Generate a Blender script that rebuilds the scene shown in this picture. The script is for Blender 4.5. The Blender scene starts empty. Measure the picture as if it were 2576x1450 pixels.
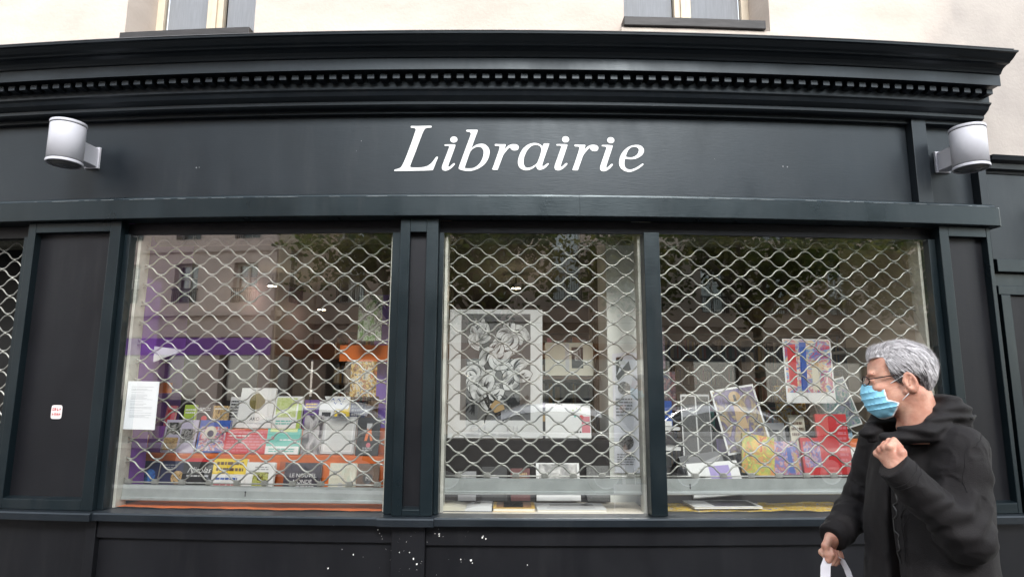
import bpy, bmesh, math, random
import numpy as np
from mathutils import Vector, Matrix
from mathutils.geometry import tessellate_polygon

scene = bpy.context.scene
COL = scene.collection
rad = math.radians

# ------------------------------------------------------------------ camera
cam_d = bpy.data.cameras.new("camera")
cam = bpy.data.objects.new("camera", cam_d)
COL.objects.link(cam)
cam_d.sensor_width = 36.0
cam_d.lens = 36.0 * 1600.0 / 2575.0
cam_d.clip_start = 0.05
cam_d.clip_end = 400.0
cam.matrix_world = (Matrix.Translation((0.0, -4.0, 1.55)) @ Matrix.Rotation(rad(90 + 9.1), 4, 'X')
                    @ Matrix.Rotation(0.0047, 4, 'Z'))
scene.camera = cam

# ------------------------------------------------------------------ sky, sun, exposure (overcast day)
SUN_EL, SUN_AZ = 38.0, 10.0          # light comes from the street side, high and very soft
world = bpy.data.worlds.new("World")
scene.world = world
world.use_nodes = True
wn = world.node_tree
wn.nodes.clear()
w_out = wn.nodes.new("ShaderNodeOutputWorld")
w_bg = wn.nodes.new("ShaderNodeBackground")
w_hs = wn.nodes.new("ShaderNodeHueSaturation")
w_sky = wn.nodes.new("ShaderNodeTexSky")
w_sky.sky_type = 'NISHITA'
w_sky.sun_disc = False
w_sky.sun_elevation = rad(SUN_EL)
w_sky.sun_rotation = rad(180 - SUN_AZ)
w_sky.air_density = 2.0
w_sky.dust_density = 0.25
w_sky.ozone_density = 1.0
w_hs.inputs["Saturation"].default_value = 0.30
w_bg.inputs["Strength"].default_value = 0.15
wn.links.new(w_sky.outputs[0], w_hs.inputs["Color"])
wn.links.new(w_hs.outputs[0], w_bg.inputs["Color"])
wn.links.new(w_bg.outputs[0], w_out.inputs["Surface"])

sun_d = bpy.data.lights.new("sun", 'SUN')
sun_d.energy = 1.15
sun_d.angle = rad(15)
sun_d.color = (1.0, 0.965, 0.92)
sun = bpy.data.objects.new("sun", sun_d)
COL.objects.link(sun)
_dir = Vector((math.sin(rad(SUN_AZ)) * math.cos(rad(SUN_EL)), -math.cos(rad(SUN_AZ)) * math.cos(rad(SUN_EL)), math.sin(rad(SUN_EL))))
sun.rotation_euler = _dir.to_track_quat('Z', 'Y').to_euler()

scene.view_settings.view_transform = 'Standard'
scene.view_settings.look = 'None'
scene.view_settings.gamma = 1.0
scene.view_settings.exposure = 1.72
scene.cycles.use_denoising = True
scene.cycles.max_bounces = 8
scene.cycles.transparent_max_bounces = 24
scene.cycles.sample_clamp_indirect = 6.0

# ------------------------------------------------------------------ helpers
R_BOW = 27.5        # the whole facade is a very gentle outward bow

def bend(p):
    x, y, z = p
    t = x / R_BOW
    return ((R_BOW - y) * math.sin(t), R_BOW - (R_BOW - y) * math.cos(t), z)

def tag(o, label=None, cat=None, group=None, kind=None):
    if label: o["label"] = label
    if cat: o["category"] = cat
    if group: o["group"] = group
    if kind: o["kind"] = kind
    return o

def empty(name, loc=(0, 0, 0), rz=0.0, label=None, cat=None, group=None):
    o = bpy.data.objects.new(name, None)
    COL.objects.link(o)
    o.location = loc
    o.rotation_euler = (0, 0, rz)
    o.empty_display_size = 0.1
    return tag(o, label, cat, group)

def copy_tree(o, parent=None):
    c = o.copy()
    COL.objects.link(c)
    c.parent = parent
    for ch in list(o.children):
        copy_tree(ch, c)
    return c

class MB:
    """collects faces; build() links them as one mesh object"""
    def __init__(self):
        self.v, self.f, self.m = [], [], []
    def add(self, vs, fs, mi=0):
        n = len(self.v)
        self.v += [tuple(q) for q in vs]
        self.f += [tuple(i + n for i in q) for q in fs]
        self.m += [mi] * len(fs)
        return self
    def quad(self, a, b, c, d, mi=0):
        return self.add([a, b, c, d], [(0, 1, 2, 3)], mi)
    def box(self, x0, x1, y0, y1, z0, z1, seg=0.22, mi=0):
        n = max(1, int(math.ceil((x1 - x0) / seg))) if seg else 1
        return self.prism([(y0, z0), (y0, z1), (y1, z1), (y1, z0)], x0, x1, n, mi)
    def prism(self, prof, x0, x1, n=1, mi=0):
        """closed (y,z) profile swept along x"""
        k = len(prof)
        vs = []
        for i in range(n + 1):
            x = x0 + (x1 - x0) * i / n
            vs += [(x, p[0], p[1]) for p in prof]
        fs = []
        for i in range(n):
            for j in range(k):
                a, b = i * k + j, i * k + (j + 1) % k
                fs.append((a, a + k, b + k, b))
        fs.append(tuple(range(k)))
        fs.append(tuple(n * k + j for j in reversed(range(k))))
        return self.add(vs, fs, mi)
    def tube(self, pts, r, sides=6, mi=0, caps=True):
        pts = [Vector(p) for p in pts]
        n = len(pts)
        rs = r if isinstance(r, (list, tuple)) else [r] * n
        t0 = (pts[1] - pts[0]).normalized()
        ref = Vector((0, 1, 0)) if abs(t0.y) < 0.8 else Vector((0, 0, 1))
        vs = []
        for i in range(n):
            t = (pts[min(i + 1, n - 1)] - pts[max(i - 1, 0)]).normalized()
            a = t.cross(ref)
            a.normalize()
            b = a.cross(t).normalized()
            for s in range(sides):
                q = 2 * math.pi * s / sides
                vs.append(pts[i] + (a * math.cos(q) + b * math.sin(q)) * rs[i])
        fs = []
        for i in range(n - 1):
            for s in range(sides):
                fs.append((i * sides + s, i * sides + (s + 1) % sides, (i + 1) * sides + (s + 1) % sides, (i + 1) * sides + s))
        if caps:
            fs.append(tuple(reversed(range(sides))))
            fs.append(tuple((n - 1) * sides + s for s in range(sides)))
        return self.add(vs, fs, mi)
    def lathe(self, prof, n=28, mi=0):
        """(r,z) profile about z"""
        vs, fs = [], []
        k = len(prof)
        for i in range(n):
            a = 2 * math.pi * i / n
            vs += [(p[0] * math.cos(a), p[0] * math.sin(a), p[1]) for p in prof]
        for i in range(n):
            for j in range(k - 1):
                a, b = i * k + j, ((i + 1) % n) * k + j
                fs.append((a, b, b + 1, a + 1))
        return self.add(vs, fs, mi)
    def build(self, name, mat, parent=None, bent=False, bevel=0.0, smooth=False, loc=None, rot=None):
        me = bpy.data.meshes.new(name)
        vs = [bend(p) for p in self.v] if bent else self.v
        me.from_pydata([tuple(p) for p in vs], [], self.f)
        mats = mat if isinstance(mat, (list, tuple)) else [mat]
        for m in mats:
            me.materials.append(m)
        if len(mats) > 1:
            me.polygons.foreach_set("material_index", self.m)
        bm = bmesh.new(); bm.from_mesh(me)
        bmesh.ops.recalc_face_normals(bm, faces=bm.faces)
        bm.to_mesh(me); bm.free()
        if smooth:
            me.polygons.foreach_set("use_smooth", [True] * len(me.polygons))
        me.update()
        o = bpy.data.objects.new(name, me)
        COL.objects.link(o)
        o.parent = parent
        if loc is not None: o.location = loc
        if rot is not None: o.rotation_euler = rot
        if bevel:
            b = o.modifiers.new("bevel", 'BEVEL')
            b.width = bevel; b.segments = 2; b.limit_method = 'ANGLE'; b.angle_limit = rad(40)
            b.harden_normals = False
        return o

def place(x, y, z):
    """location and z-rotation of a small rigid thing at facade coordinates"""
    return bend((x, y, z)), x / R_BOW

# ------------------------------------------------------------------ materials
def new_mat(name):
    m = bpy.data.materials.new(name)
    m.use_nodes = True
    nt = m.node_tree
    return m, nt, nt.nodes["Principled BSDF"]

def mat(name, col, rough=0.5, metal=0.0, spec=0.5, var=0.0, scale=8.0, bump=0.0, bscale=60.0, dirt=None, stretch=(1, 1, 1), coat=0.0, rvar=0.0):
    m, nt, b = new_mat(name)
    N, L = nt.nodes, nt.links
    b.inputs["Base Color"].default_value = (*col, 1)
    b.inputs["Roughness"].default_value = rough
    b.inputs["Metallic"].default_value = metal
    b.inputs["Specular IOR Level"].default_value = spec
    b.inputs["Coat Weight"].default_value = coat
    if var or bump or dirt or rvar:
        tc = N.new("ShaderNodeTexCoord"); mp = N.new("ShaderNodeMapping")
        mp.inputs["Scale"].default_value = stretch
        L.new(tc.outputs["Object"], mp.inputs[0])
    if var or dirt:
        nz = N.new("ShaderNodeTexNoise"); nz.inputs["Scale"].default_value = scale; nz.inputs["Detail"].default_value = 6
        nz.inputs["Roughness"].default_value = 0.6
        L.new(mp.outputs[0], nz.inputs["Vector"])
        rp = N.new("ShaderNodeValToRGB")
        rp.color_ramp.elements[0].position = 0.3; rp.color_ramp.elements[1].position = 0.7
        lo = dirt if dirt else tuple(c * (1 - var) for c in col)
        rp.color_ramp.elements[0].color = (*lo, 1)
        rp.color_ramp.elements[1].color = (*[min(1, c * (1 + var)) for c in col], 1)
        L.new(nz.outputs["Fac"], rp.inputs[0])
        L.new(rp.outputs[0], b.inputs["Base Color"])
    if rvar:
        n3 = N.new("ShaderNodeTexNoise"); n3.inputs["Scale"].default_value = scale * 1.7; n3.inputs["Detail"].default_value = 4
        L.new(mp.outputs[0], n3.inputs["Vector"])
        mr = N.new("ShaderNodeMapRange")
        mr.inputs[1].default_value = 0.3; mr.inputs[2].default_value = 0.7
        mr.inputs[3].default_value = rough - rvar; mr.inputs[4].default_value = rough + rvar
        L.new(n3.outputs["Fac"], mr.inputs[0]); L.new(mr.outputs[0], b.inputs["Roughness"])
    if bump:
        n2 = N.new("ShaderNodeTexNoise"); n2.inputs["Scale"].default_value = bscale; n2.inputs["Detail"].default_value = 5
        L.new(mp.outputs[0], n2.inputs["Vector"])
        bp = N.new("ShaderNodeBump"); bp.inputs["Strength"].default_value = bump; bp.inputs["Distance"].default_value = 0.01
        L.new(n2.outputs["Fac"], bp.inputs["Height"]); L.new(bp.outputs[0], b.inputs["Normal"])
    return m

def emit(name, col, s):
    m = bpy.data.materials.new(name); m.use_nodes = True
    nt = m.node_tree; nt.nodes.clear()
    e = nt.nodes.new("ShaderNodeEmission"); e.inputs[0].default_value = (*col, 1); e.inputs[1].default_value = s
    o = nt.nodes.new("ShaderNodeOutputMaterial"); nt.links.new(e.outputs[0], o.inputs[0])
    return m

def glass_mat(name, tint=(1, 1, 1), gain=6.2, rough=0.0):
    """window glass: Fresnel reflection over clear transmission, seen from the outer face"""
    m = bpy.data.materials.new(name); m.use_nodes = True
    nt = m.node_tree; nt.nodes.clear(); N, L = nt.nodes, nt.links
    out = N.new("ShaderNodeOutputMaterial"); mix = N.new("ShaderNodeMixShader")
    tr = N.new("ShaderNodeBsdfTransparent"); tr.inputs[0].default_value = (*tint, 1)
    gl = N.new("ShaderNodeBsdfGlossy"); gl.inputs["Roughness"].default_value = rough
    fr = N.new("ShaderNodeFresnel"); fr.inputs[0].default_value = 1.52
    geo = N.new("ShaderNodeNewGeometry")
    inv = N.new("ShaderNodeMath"); inv.operation = 'SUBTRACT'; inv.inputs[0].default_value = 1.0
    mul = N.new("ShaderNodeMath"); mul.operation = 'MULTIPLY'; mul.inputs[1].default_value = gain; mul.use_clamp = True
    mu2 = N.new("ShaderNodeMath"); mu2.operation = 'MULTIPLY'
    L.new(geo.outputs["Backfacing"], inv.inputs[1]); L.new(fr.outputs[0], mul.inputs[0])
    L.new(mul.outputs[0], mu2.inputs[0]); L.new(inv.outputs[0], mu2.inputs[1])
    L.new(mu2.outputs[0], mix.inputs[0]); L.new(tr.outputs[0], mix.inputs[1]); L.new(gl.outputs[0], mix.inputs[2])
    L.new(mix.outputs[0], out.inputs[0])
    return m

def clear_mat(name):
    m = bpy.data.materials.new(name); m.use_nodes = True
    nt = m.node_tree; nt.nodes.clear()
    o = nt.nodes.new("ShaderNodeOutputMaterial"); t = nt.nodes.new("ShaderNodeBsdfTransparent")
    nt.links.new(t.outputs[0], o.inputs[0])
    return m

def print_mat(name, cols, scale=4.0, kind='noise', seed=0.0, rough=0.35, distort=1.0, stretch=(1, 1, 1)):
    """flat printed picture: hard-edged colour areas from a warped texture"""
    m, nt, b = new_mat(name)
    N, L = nt.nodes, nt.links
    tc = N.new("ShaderNodeTexCoord"); mp = N.new("ShaderNodeMapping")
    mp.inputs["Location"].default_value = (seed * 3.1, seed * 1.7, seed * 2.3)
    mp.inputs["Scale"].default_value = stretch
    L.new(tc.outputs["Generated"], mp.inputs[0])
    if kind == 'noise':
        t = N.new("ShaderNodeTexNoise"); t.inputs["Scale"].default_value = scale; t.inputs["Detail"].default_value = 3
        t.inputs["Distortion"].default_value = distort; fac = t.outputs["Fac"]; lo, hi = 0.32, 0.68
    elif kind == 'wave':
        t = N.new("ShaderNodeTexWave"); t.inputs["Scale"].default_value = scale; t.inputs["Distortion"].default_value = distort * 6
        t.inputs["Detail"].default_value = 3; fac = t.outputs["Fac"]; lo, hi = 0.05, 0.95
    else:
        t = N.new("ShaderNodeTexVoronoi"); t.inputs["Scale"].default_value = scale; fac = t.outputs["Distance"]; lo, hi = 0.05, 0.7
    L.new(mp.outputs[0], t.inputs["Vector"])
    rp = N.new("ShaderNodeValToRGB"); cr = rp.color_ramp
    n = len(cols)
    while len(cr.elements) < n:
        cr.elements.new(0.5)
    for i, c in enumerate(cols):
        cr.elements[i].position = lo + (hi - lo) * i / max(1, n - 1)
        cr.elements[i].color = (*[q * .80 for q in c], 1)
    L.new(fac, rp.inputs[0]); L.new(rp.outputs[0], b.inputs["Base Color"])
    b.inputs["Roughness"].default_value = rough
    return m

def paint(name, col, rough, spec, tint, dust=0.035, wear=0.5):
    """old gloss paint: dusty vertical rain streaks, faint brush marks, uneven sheen"""
    m, nt, b = new_mat(name)
    N, L = nt.nodes, nt.links
    tc = N.new("ShaderNodeTexCoord")
    def noise(scale, stretch, detail=6, rgh=.6):
        mp = N.new("ShaderNodeMapping"); mp.inputs["Scale"].default_value = stretch
        L.new(tc.outputs["Object"], mp.inputs[0])
        n = N.new("ShaderNodeTexNoise"); n.inputs["Scale"].default_value = scale; n.inputs["Detail"].default_value = detail; n.inputs["Roughness"].default_value = rgh
        L.new(mp.outputs[0], n.inputs["Vector"]); return n.outputs["Fac"]
    def rng(fac, a0, a1, b0, b1):
        r = N.new("ShaderNodeMapRange"); r.inputs[1].default_value = a0; r.inputs[2].default_value = a1; r.inputs[3].default_value = b0; r.inputs[4].default_value = b1
        L.new(fac, r.inputs[0]); return r.outputs[0]
    cl = N.new("ShaderNodeMix"); cl.data_type = 'RGBA'
    cl.inputs[6].default_value = (*[c * .8 for c in col], 1); cl.inputs[7].default_value = (*[c * 1.25 for c in col], 1)
    L.new(rng(noise(1.8, (1, 1, 1)), .3, .7, 0, 1), cl.inputs[0])
    ds = N.new("ShaderNodeMix"); ds.data_type = 'RGBA'; ds.inputs[7].default_value = (dust, dust, dust * 1.05, 1)
    st = N.new("ShaderNodeMath"); st.operation = 'MULTIPLY'
    L.new(rng(noise(9, (1, 1, .10), 8, .65), .52, .80, 0, wear), st.inputs[0]); L.new(rng(noise(1.3, (1, 1, 1), 4), .40, .65, 0, 1), st.inputs[1])
    L.new(st.outputs[0], ds.inputs[0]); L.new(cl.outputs[2], ds.inputs[6]); L.new(ds.outputs[2], b.inputs["Base Color"])
    L.new(rng(noise(3.2, (1, 1, .5), 7), .3, .7, rough - .09, rough + .10), b.inputs["Roughness"])
    b.inputs["Specular IOR Level"].default_value = spec
    b.inputs["Specular Tint"].default_value = (*tint, 1)
    bp = N.new("ShaderNodeBump"); bp.inputs["Strength"].default_value = .10; bp.inputs["Distance"].default_value = .004
    ad = N.new("ShaderNodeMath"); ad.operation = 'ADD'
    L.new(noise(110, (.15, 1, 1), 3), ad.inputs[0]); L.new(noise(7, (1, 1, 1), 3), ad.inputs[1]); L.new(ad.outputs[0], bp.inputs["Height"])
    L.new(bp.outputs[0], b.inputs["Normal"])
    return m
PAINT = paint("dark_shop_paint", (0.0060, 0.0084, 0.0118), .41, .47, (.84, .93, 1.0))
PAINT_TEAL = paint("dark_joinery_paint", (0.0034, 0.0070, 0.0094), .34, .48, (.80, .93, 1.0))
PAINT_BROWN = paint("dark_panel_paint", (0.0042, 0.0044, 0.0058), .46, .36, (.90, .92, 1.0), dust=.02)
WHITE_LETTER = mat("white_lettering", (0.82, 0.83, 0.84), rough=0.45)
CREAM_WALL = mat("cream_render", (0.74, 0.66, 0.585), rough=0.9, spec=0.2, var=0.05, scale=1.4, bump=0.25, bscale=24)
ALU = mat("brushed_aluminium", (0.62, 0.63, 0.65), rough=0.34, metal=0.85, var=0.05, scale=30, stretch=(1, 1, .05))
STEEL = mat("galvanised_steel", (0.31, 0.31, 0.29), rough=0.40, metal=0.55, var=0.18, scale=25)
STEEL_BAR = mat("galvanised_bottom_rail", (0.34, 0.36, 0.355), rough=0.45, metal=0.45, var=0.16, scale=6, bump=0.06, bscale=40, rvar=0.08)
RAIL = mat("pale_guide_rail", (0.50, 0.49, 0.44), rough=0.5, metal=0.3, var=0.25, scale=9)
BLACK = mat("black", (0.006, 0.006, 0.007), rough=0.6)
GLASS = glass_mat("shop_window_glass", (0.97, 0.985, 0.975))
CLEAR = clear_mat("clear_glass_edge")
DARKGLASS = glass_mat("dark_window_glass", (0.25, 0.27, 0.28), gain=3.0)
PAPER = mat("white_paper", (0.66, 0.67, 0.70), rough=0.7)
PAGES = mat("book_pages", (0.66, 0.62, 0.53), rough=0.8, var=0.1, scale=40, stretch=(.1, 1, 1))
INK = mat("grey_ink", (0.28, 0.30, 0.34), rough=0.7)
BLACKINK = mat("black_ink", (0.015, 0.015, 0.017), rough=0.5)
# ------------------------------------------------------------------ ground
XL = -6.4                                   # the front goes on past the left edge of the picture
def ground_noise(name, c, dirt, sc):
    return mat(name, c, rough=0.85, spec=0.3, dirt=dirt, scale=sc, bump=0.3, bscale=150)
mb = MB(); mb.quad((-150, -150, -0.13), (150, -150, -0.13), (150, 60, -0.13), (-150, 60, -0.13))
tag(mb.build("ground", ground_noise("far_ground", (0.09, 0.088, 0.085), (0.06, 0.06, 0.058), 2.0)), kind="structure")
mb = MB(); mb.quad((-60, -13.2, -0.126), (60, -13.2, -0.126), (60, -5.9, -0.126), (-60, -5.9, -0.126))
tag(mb.build("road", ground_noise("asphalt", (0.055, 0.055, 0.057), (0.04, 0.04, 0.042), 3.0)), kind="structure")
PAV = ground_noise("pavement_asphalt", (0.085, 0.083, 0.08), (0.06, 0.058, 0.057), 2.5)
mb = MB(); mb.box(-40, 40, -5.6, 6.0, -0.12, 0.0, seg=0)
tag(mb.build("pavement", PAV), kind="structure")
mb = MB(); mb.box(-40, 40, -21.0, -13.5, -0.12, 0.0, seg=0)
tag(mb.build("far_pavement", PAV), kind="structure")
KERB = mat("granite_kerb", (0.30, 0.295, 0.285), rough=0.75, var=0.15, scale=30)
for yy, nm in ((-5.6, "kerb"), (-13.2, "far_kerb")):
    root = empty(nm); tag(root, kind="structure")
    proto = MB().box(0, 1.19, -0.3, 0, -0.12, 0.012, seg=0).build("kerb_stone", KERB, root, bevel=0.012, loc=(-24, yy, 0))
    for i in range(1, 40):
        c = proto.copy(); COL.objects.link(c); c.parent = root; c.location = (-24 + i * 1.2, yy, 0)

# ------------------------------------------------------------------ building above the shop
bld = empty("apartment_building", label="cream rendered apartment building wall above the dark shop cornice", cat="building")
def wallbox(x0, x1, z0, z1, y0=0.12, y1=0.5, name="wall", m=CREAM_WALL, par=bld):
    mb = MB(); mb.box(x0, x1, y0, y1, z0, z1, seg=0.3); return mb.build(name, m, par, bent=True)
WZ0, WZ1 = 4.05, 6.1
wl = (-2.835, -1.855); wr = (0.785, 1.84)
XR = 9.0
# one wall mesh with its two openings
mb = MB()
mb.box(XL - 4, XR, 0.12, 0.5, 2.9, WZ0, seg=0.3)
mb.box(XL - 4, wl[0], 0.12, 0.5, WZ0, WZ1, seg=0.3)
mb.box(wl[1], wr[0], 0.12, 0.5, WZ0, WZ1, seg=0.3)
mb.box(wr[1], XR, 0.12, 0.5, WZ0, WZ1, seg=0.3)
mb.box(XL - 4, XR, 0.12, 0.5, WZ1, 10.5, seg=0.3)
wall = mb.build("wall", None, bld, bent=True)
# render with soft stains: grey weathering towards the neighbour, faint blotches
m, nt, b = new_mat("cream_wall_weathered"); N, L = nt.nodes, nt.links
tc = N.new("ShaderNodeTexCoord")
nz = N.new("ShaderNodeTexNoise"); nz.inputs["Scale"].default_value = 1.3; nz.inputs["Detail"].default_value = 7; nz.inputs["Roughness"].default_value = 0.62
mpn = N.new("ShaderNodeMapping"); mpn.inputs["Scale"].default_value = (1, 1, 2.2)
L.new(tc.outputs["Object"], mpn.inputs[0]); L.new(mpn.outputs[0], nz.inputs["Vector"])
rp = N.new("ShaderNodeValToRGB"); rp.color_ramp.elements[0].position = 0.36; rp.color_ramp.elements[1].position = 0.62
rp.color_ramp.elements[0].color = (0.50, 0.43, 0.38, 1); rp.color_ramp.elements[1].color = (0.60, 0.525, 0.47, 1)
L.new(nz.outputs["Fac"], rp.inputs[0])
sep = N.new("ShaderNodeSeparateXYZ"); L.new(tc.outputs["Object"], sep.inputs[0])
n2 = N.new("ShaderNodeTexNoise"); n2.inputs["Scale"].default_value = 2.6; n2.inputs["Detail"].default_value = 8
L.new(tc.outputs["Object"], n2.inputs["Vector"])
ad = N.new("ShaderNodeMath"); ad.operation = 'MULTIPLY_ADD'; ad.inputs[1].default_value = 0.9; L.new(n2.outputs["Fac"], ad.inputs[0]); L.new(sep.outputs["X"], ad.inputs[2])
mr = N.new("ShaderNodeMapRange"); mr.inputs[1].default_value = 3.35; mr.inputs[2].default_value = 3.75; L.new(ad.outputs[0], mr.inputs[0])
n3 = N.new("ShaderNodeTexNoise"); n3.inputs["Scale"].default_value = 1.6; n3.inputs["Detail"].default_value = 8
L.new(tc.outputs["Object"], n3.inputs["Vector"])
r3 = N.new("ShaderNodeValToRGB"); r3.color_ramp.elements[0].color = (0.30, 0.27, 0.255, 1); r3.color_ramp.elements[1].color = (0.43, 0.39, 0.36, 1)
r3.color_ramp.elements[0].position = 0.3; r3.color_ramp.elements[1].position = 0.62
L.new(n3.outputs["Fac"], r3.inputs[0])
mx = N.new("ShaderNodeMix"); mx.data_type = 'RGBA'; L.new(mr.outputs[0], mx.inputs[0]); L.new(rp.outputs[0], mx.inputs[6]); L.new(r3.outputs[0], mx.inputs[7])
L.new(mx.outputs[2], b.inputs["Base Color"]); b.inputs["Roughness"].default_value = 0.9; b.inputs["Specular IOR Level"].default_value = 0.2
n4 = N.new("ShaderNodeTexNoise"); n4.inputs["Scale"].default_value = 40; n4.inputs["Detail"].default_value = 5
L.new(tc.outputs["Object"], n4.inputs["Vector"])
bp = N.new("ShaderNodeBump"); bp.inputs["Strength"].default_value = 0.25; bp.inputs["Distance"].default_value = 0.01
L.new(n4.outputs["Fac"], bp.inputs["Height"]); L.new(bp.outputs[0], b.inputs["Normal"])
wall.data.materials.clear(); wall.data.materials.append(m)

WOOD = mat("painted_window_wood", (0.62, 0.53, 0.41), rough=0.55, var=0.08, scale=12)
SILL_D = mat("weathered_dark_sill", (0.028, 0.025, 0.026), rough=0.6, var=0.4, scale=30, stretch=(.2, 1, 1), bump=0.2, bscale=50)
STONE = mat("stone_sill", (0.50, 0.44, 0.39), rough=0.85, var=0.12, scale=10)
CURTAIN = mat("net_curtain", (0.50, 0.50, 0.53), rough=0.9, var=0.1, scale=20, stretch=(6, 1, .3))
DARKROOM = mat("dim_room", (0.05, 0.048, 0.047), rough=0.9)
UPGLASS = glass_mat("upstairs_glass", (0.85, 0.87, 0.88), gain=7.0)
def upstairs(x0, x1, z0, z1, curtain):
    w = MB().box(x0, x1, 0.44, 0.475, z0, z0 + 0.07, seg=0).build("window", WOOD, bld, bent=True, bevel=0.004)
    w["label"] = "cream wooden casement window in a deep reveal"
    mb = MB(); mx_ = (x0 + x1) / 2
    mb.box(x0, x0 + 0.06, 0.43, 0.48, z0 + 0.072, z1, seg=0); mb.box(x1 - 0.06, x1, 0.43, 0.48, z0 + 0.072, z1, seg=0)
    mb.box(x0 + 0.062, x1 - 0.062, 0.43, 0.48, z1 - 0.07, z1 - 0.002, seg=0)
    mb.box(mx_ - 0.065, mx_ + 0.065, 0.425, 0.48, z0 + 0.072, z1 - 0.072, seg=0)
    mb.box(mx_ - 0.02, mx_ + 0.02, 0.405, 0.424, z0 + 0.072, z1 - 0.072, seg=0)
    mb.build("frame", WOOD, w, bent=True, bevel=0.004)
    for a, c in ((x0 + 0.06, mx_ - 0.065), (mx_ + 0.065, x1 - 0.06)):
        mb = MB(); mb.quad((a, 0.455, z0 + 0.07), (c, 0.455, z0 + 0.07), (c, 0.455, z1 - 0.07), (a, 0.455, z1 - 0.07))
        mb.build("pane", UPGLASS, w, bent=True)
        mb = MB(); mb.box(a + 0.01, a + (c - a) * (0.985 if curtain else 0.985), 0.475, 0.485, z0 + 0.05, z1, seg=0); mb.build("curtain", CURTAIN, w, bent=True)
    mb = MB(); mb.box(x0, x1, 0.7, 0.75, z0, z1, seg=0); mb.build("room_back", DARKROOM, w, bent=True)
    return w
upstairs(wl[0], wl[1], WZ0, WZ1, True)
upstairs(wr[0], wr[1], WZ0, WZ1, False)
MB().box(wl[0] + 0.01, wl[1] - 0.004, 0.06, 0.40, 4.005, 4.062, seg=0.25).build("sill", SILL_D, bld, bent=True, bevel=0.004)
MB().box(wr[0] - 0.02, wr[1] - 0.075, 0.03, 0.36, 4.04, 4.104, seg=0.25).build("sill", SILL_D, bld, bent=True, bevel=0.004)
MB().box(wr[0] - 0.035, wr[1] + 0.02, 0.05, 0.119, 3.995, 4.036, seg=0.25).build("stone_sill", STONE, bld, bent=True, bevel=0.004)

# ------------------------------------------------------------------ shop front joinery
shop = empty("shop_front", label="black and dark grey painted wooden bookshop front with cornice and white italic lettering", cat="shop front")
def piece(name, m, x0, x1, y0, y1, z0, z1, bevel=0.0025, par=shop, seg=0.22):
    return MB().box(x0, x1, y0, y1, z0, z1, seg=seg).build(name, m, par, bent=True, bevel=bevel)
XE = 3.25
prof = [(-.035, 3.402), (-.05, 3.412), (-.052, 3.432), (-.068, 3.440), (-.09, 3.455), (-.104, 3.478), (-.118, 3.487), (-.120, 3.497), (-.105, 3.50),
        (-.105, 3.583), (-.192, 3.583), (-.194, 3.577), (-.205, 3.577), (-.205, 3.652), (-.216, 3.655), (-.222, 3.666), (-.236, 3.682), (-.262, 3.692), (-.288, 3.694),
        (-.294, 3.702), (-.312, 3.709), (-.330, 3.722), (-.342, 3.733), (-.358, 3.735), (-.360, 3.746), (.118, 3.762), (.118, 3.402)]
cornice = MB().prism(prof, XL, XE, 44).build("cornice", PAINT, shop, bent=True)
# dentil blocks, each its own piece
dm = MB().box(-0.0225, 0.0225, -0.062, 0.0, 0.0, 0.034, seg=0)
d0 = dm.build("dentil", PAINT, cornice, bevel=0.0015)
k = 0
x = 3.20
while x > -4.3:
    o = d0 if k == 0 else d0.copy()
    if k: COL.objects.link(o); o.parent = cornice
    loc, rz = place(x, -0.1055, 3.534); o.location = loc; o.rotation_euler = (0, 0, rz)
    x -= 0.0823; k += 1
# top lead flashing
MB().box(XL, XE - .01, -.34, .115, 3.7635, 3.7675).build("lead_flashing", mat("lead", (0.10, 0.10, 0.105), rough=0.6, var=0.3, scale=12), cornice, bent=True)

frieze = piece("fascia_board", PAINT, XL, 2.735, 0.05, 0.11, 2.78, 3.404)
piece("stile", PAINT, 2.737, 2.842, -0.01, 0.11, 2.80, 3.403)
piece("fascia_panel", PAINT, 2.842, 3.195, 0.05, 0.11, 2.80, 3.404)
piece("stile", PAINT, 3.197, 3.255, -0.01, 0.11, 2.80, 3.403)
piece("rail", PAINT, XL, 2.736, 0.012, 0.049, 3.375, 3.403)
piece("rail", PAINT, 2.843, 3.196, -0.005, 0.049, 3.375, 3.403)
bp_ = [(-.066, 2.648), (-.07, 2.652), (-.07, 2.774), (-.062, 2.780), (-.048, 2.783), (-.045, 2.795), (-.02, 2.808), (.049, 2.812), (.049, 2.648)]
MB().prism(bp_, XL, 0.43, 30).build("beam", PAINT_TEAL, shop, bent=True)
MB().prism(bp_, 0.4315, 3.255, 14).build("beam", PAINT_TEAL, shop, bent=True)
# rounded end block
q = [(0.0, -.0705), (0.012, -.066), (0.020, -.055), (0.022, .049)]
vs, fs = [], []
for zz in (2.647, 2.768, 2.776):
    ins = 0 if zz < 2.77 else 0.006
    vs += [(3.2555, .049, zz)] + [(3.2555 + a - (ins if a else 0), y_ + (ins if y_ < 0 else 0), zz) for a, y_ in q]
for l in range(2):
    for j in range(4):
        fs.append((l * 5 + j, l * 5 + j + 1, (l + 1) * 5 + j + 1, (l + 1) * 5 + j))
    fs.append((l * 5 + 4, l * 5, (l + 1) * 5, (l + 1) * 5 + 4))
fs += [(0, 1, 2, 3, 4), (10, 14, 13, 12, 11)]
MB().add(vs, fs).build("beam_end", PAINT_TEAL, shop, bent=True, smooth=False)

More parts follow.
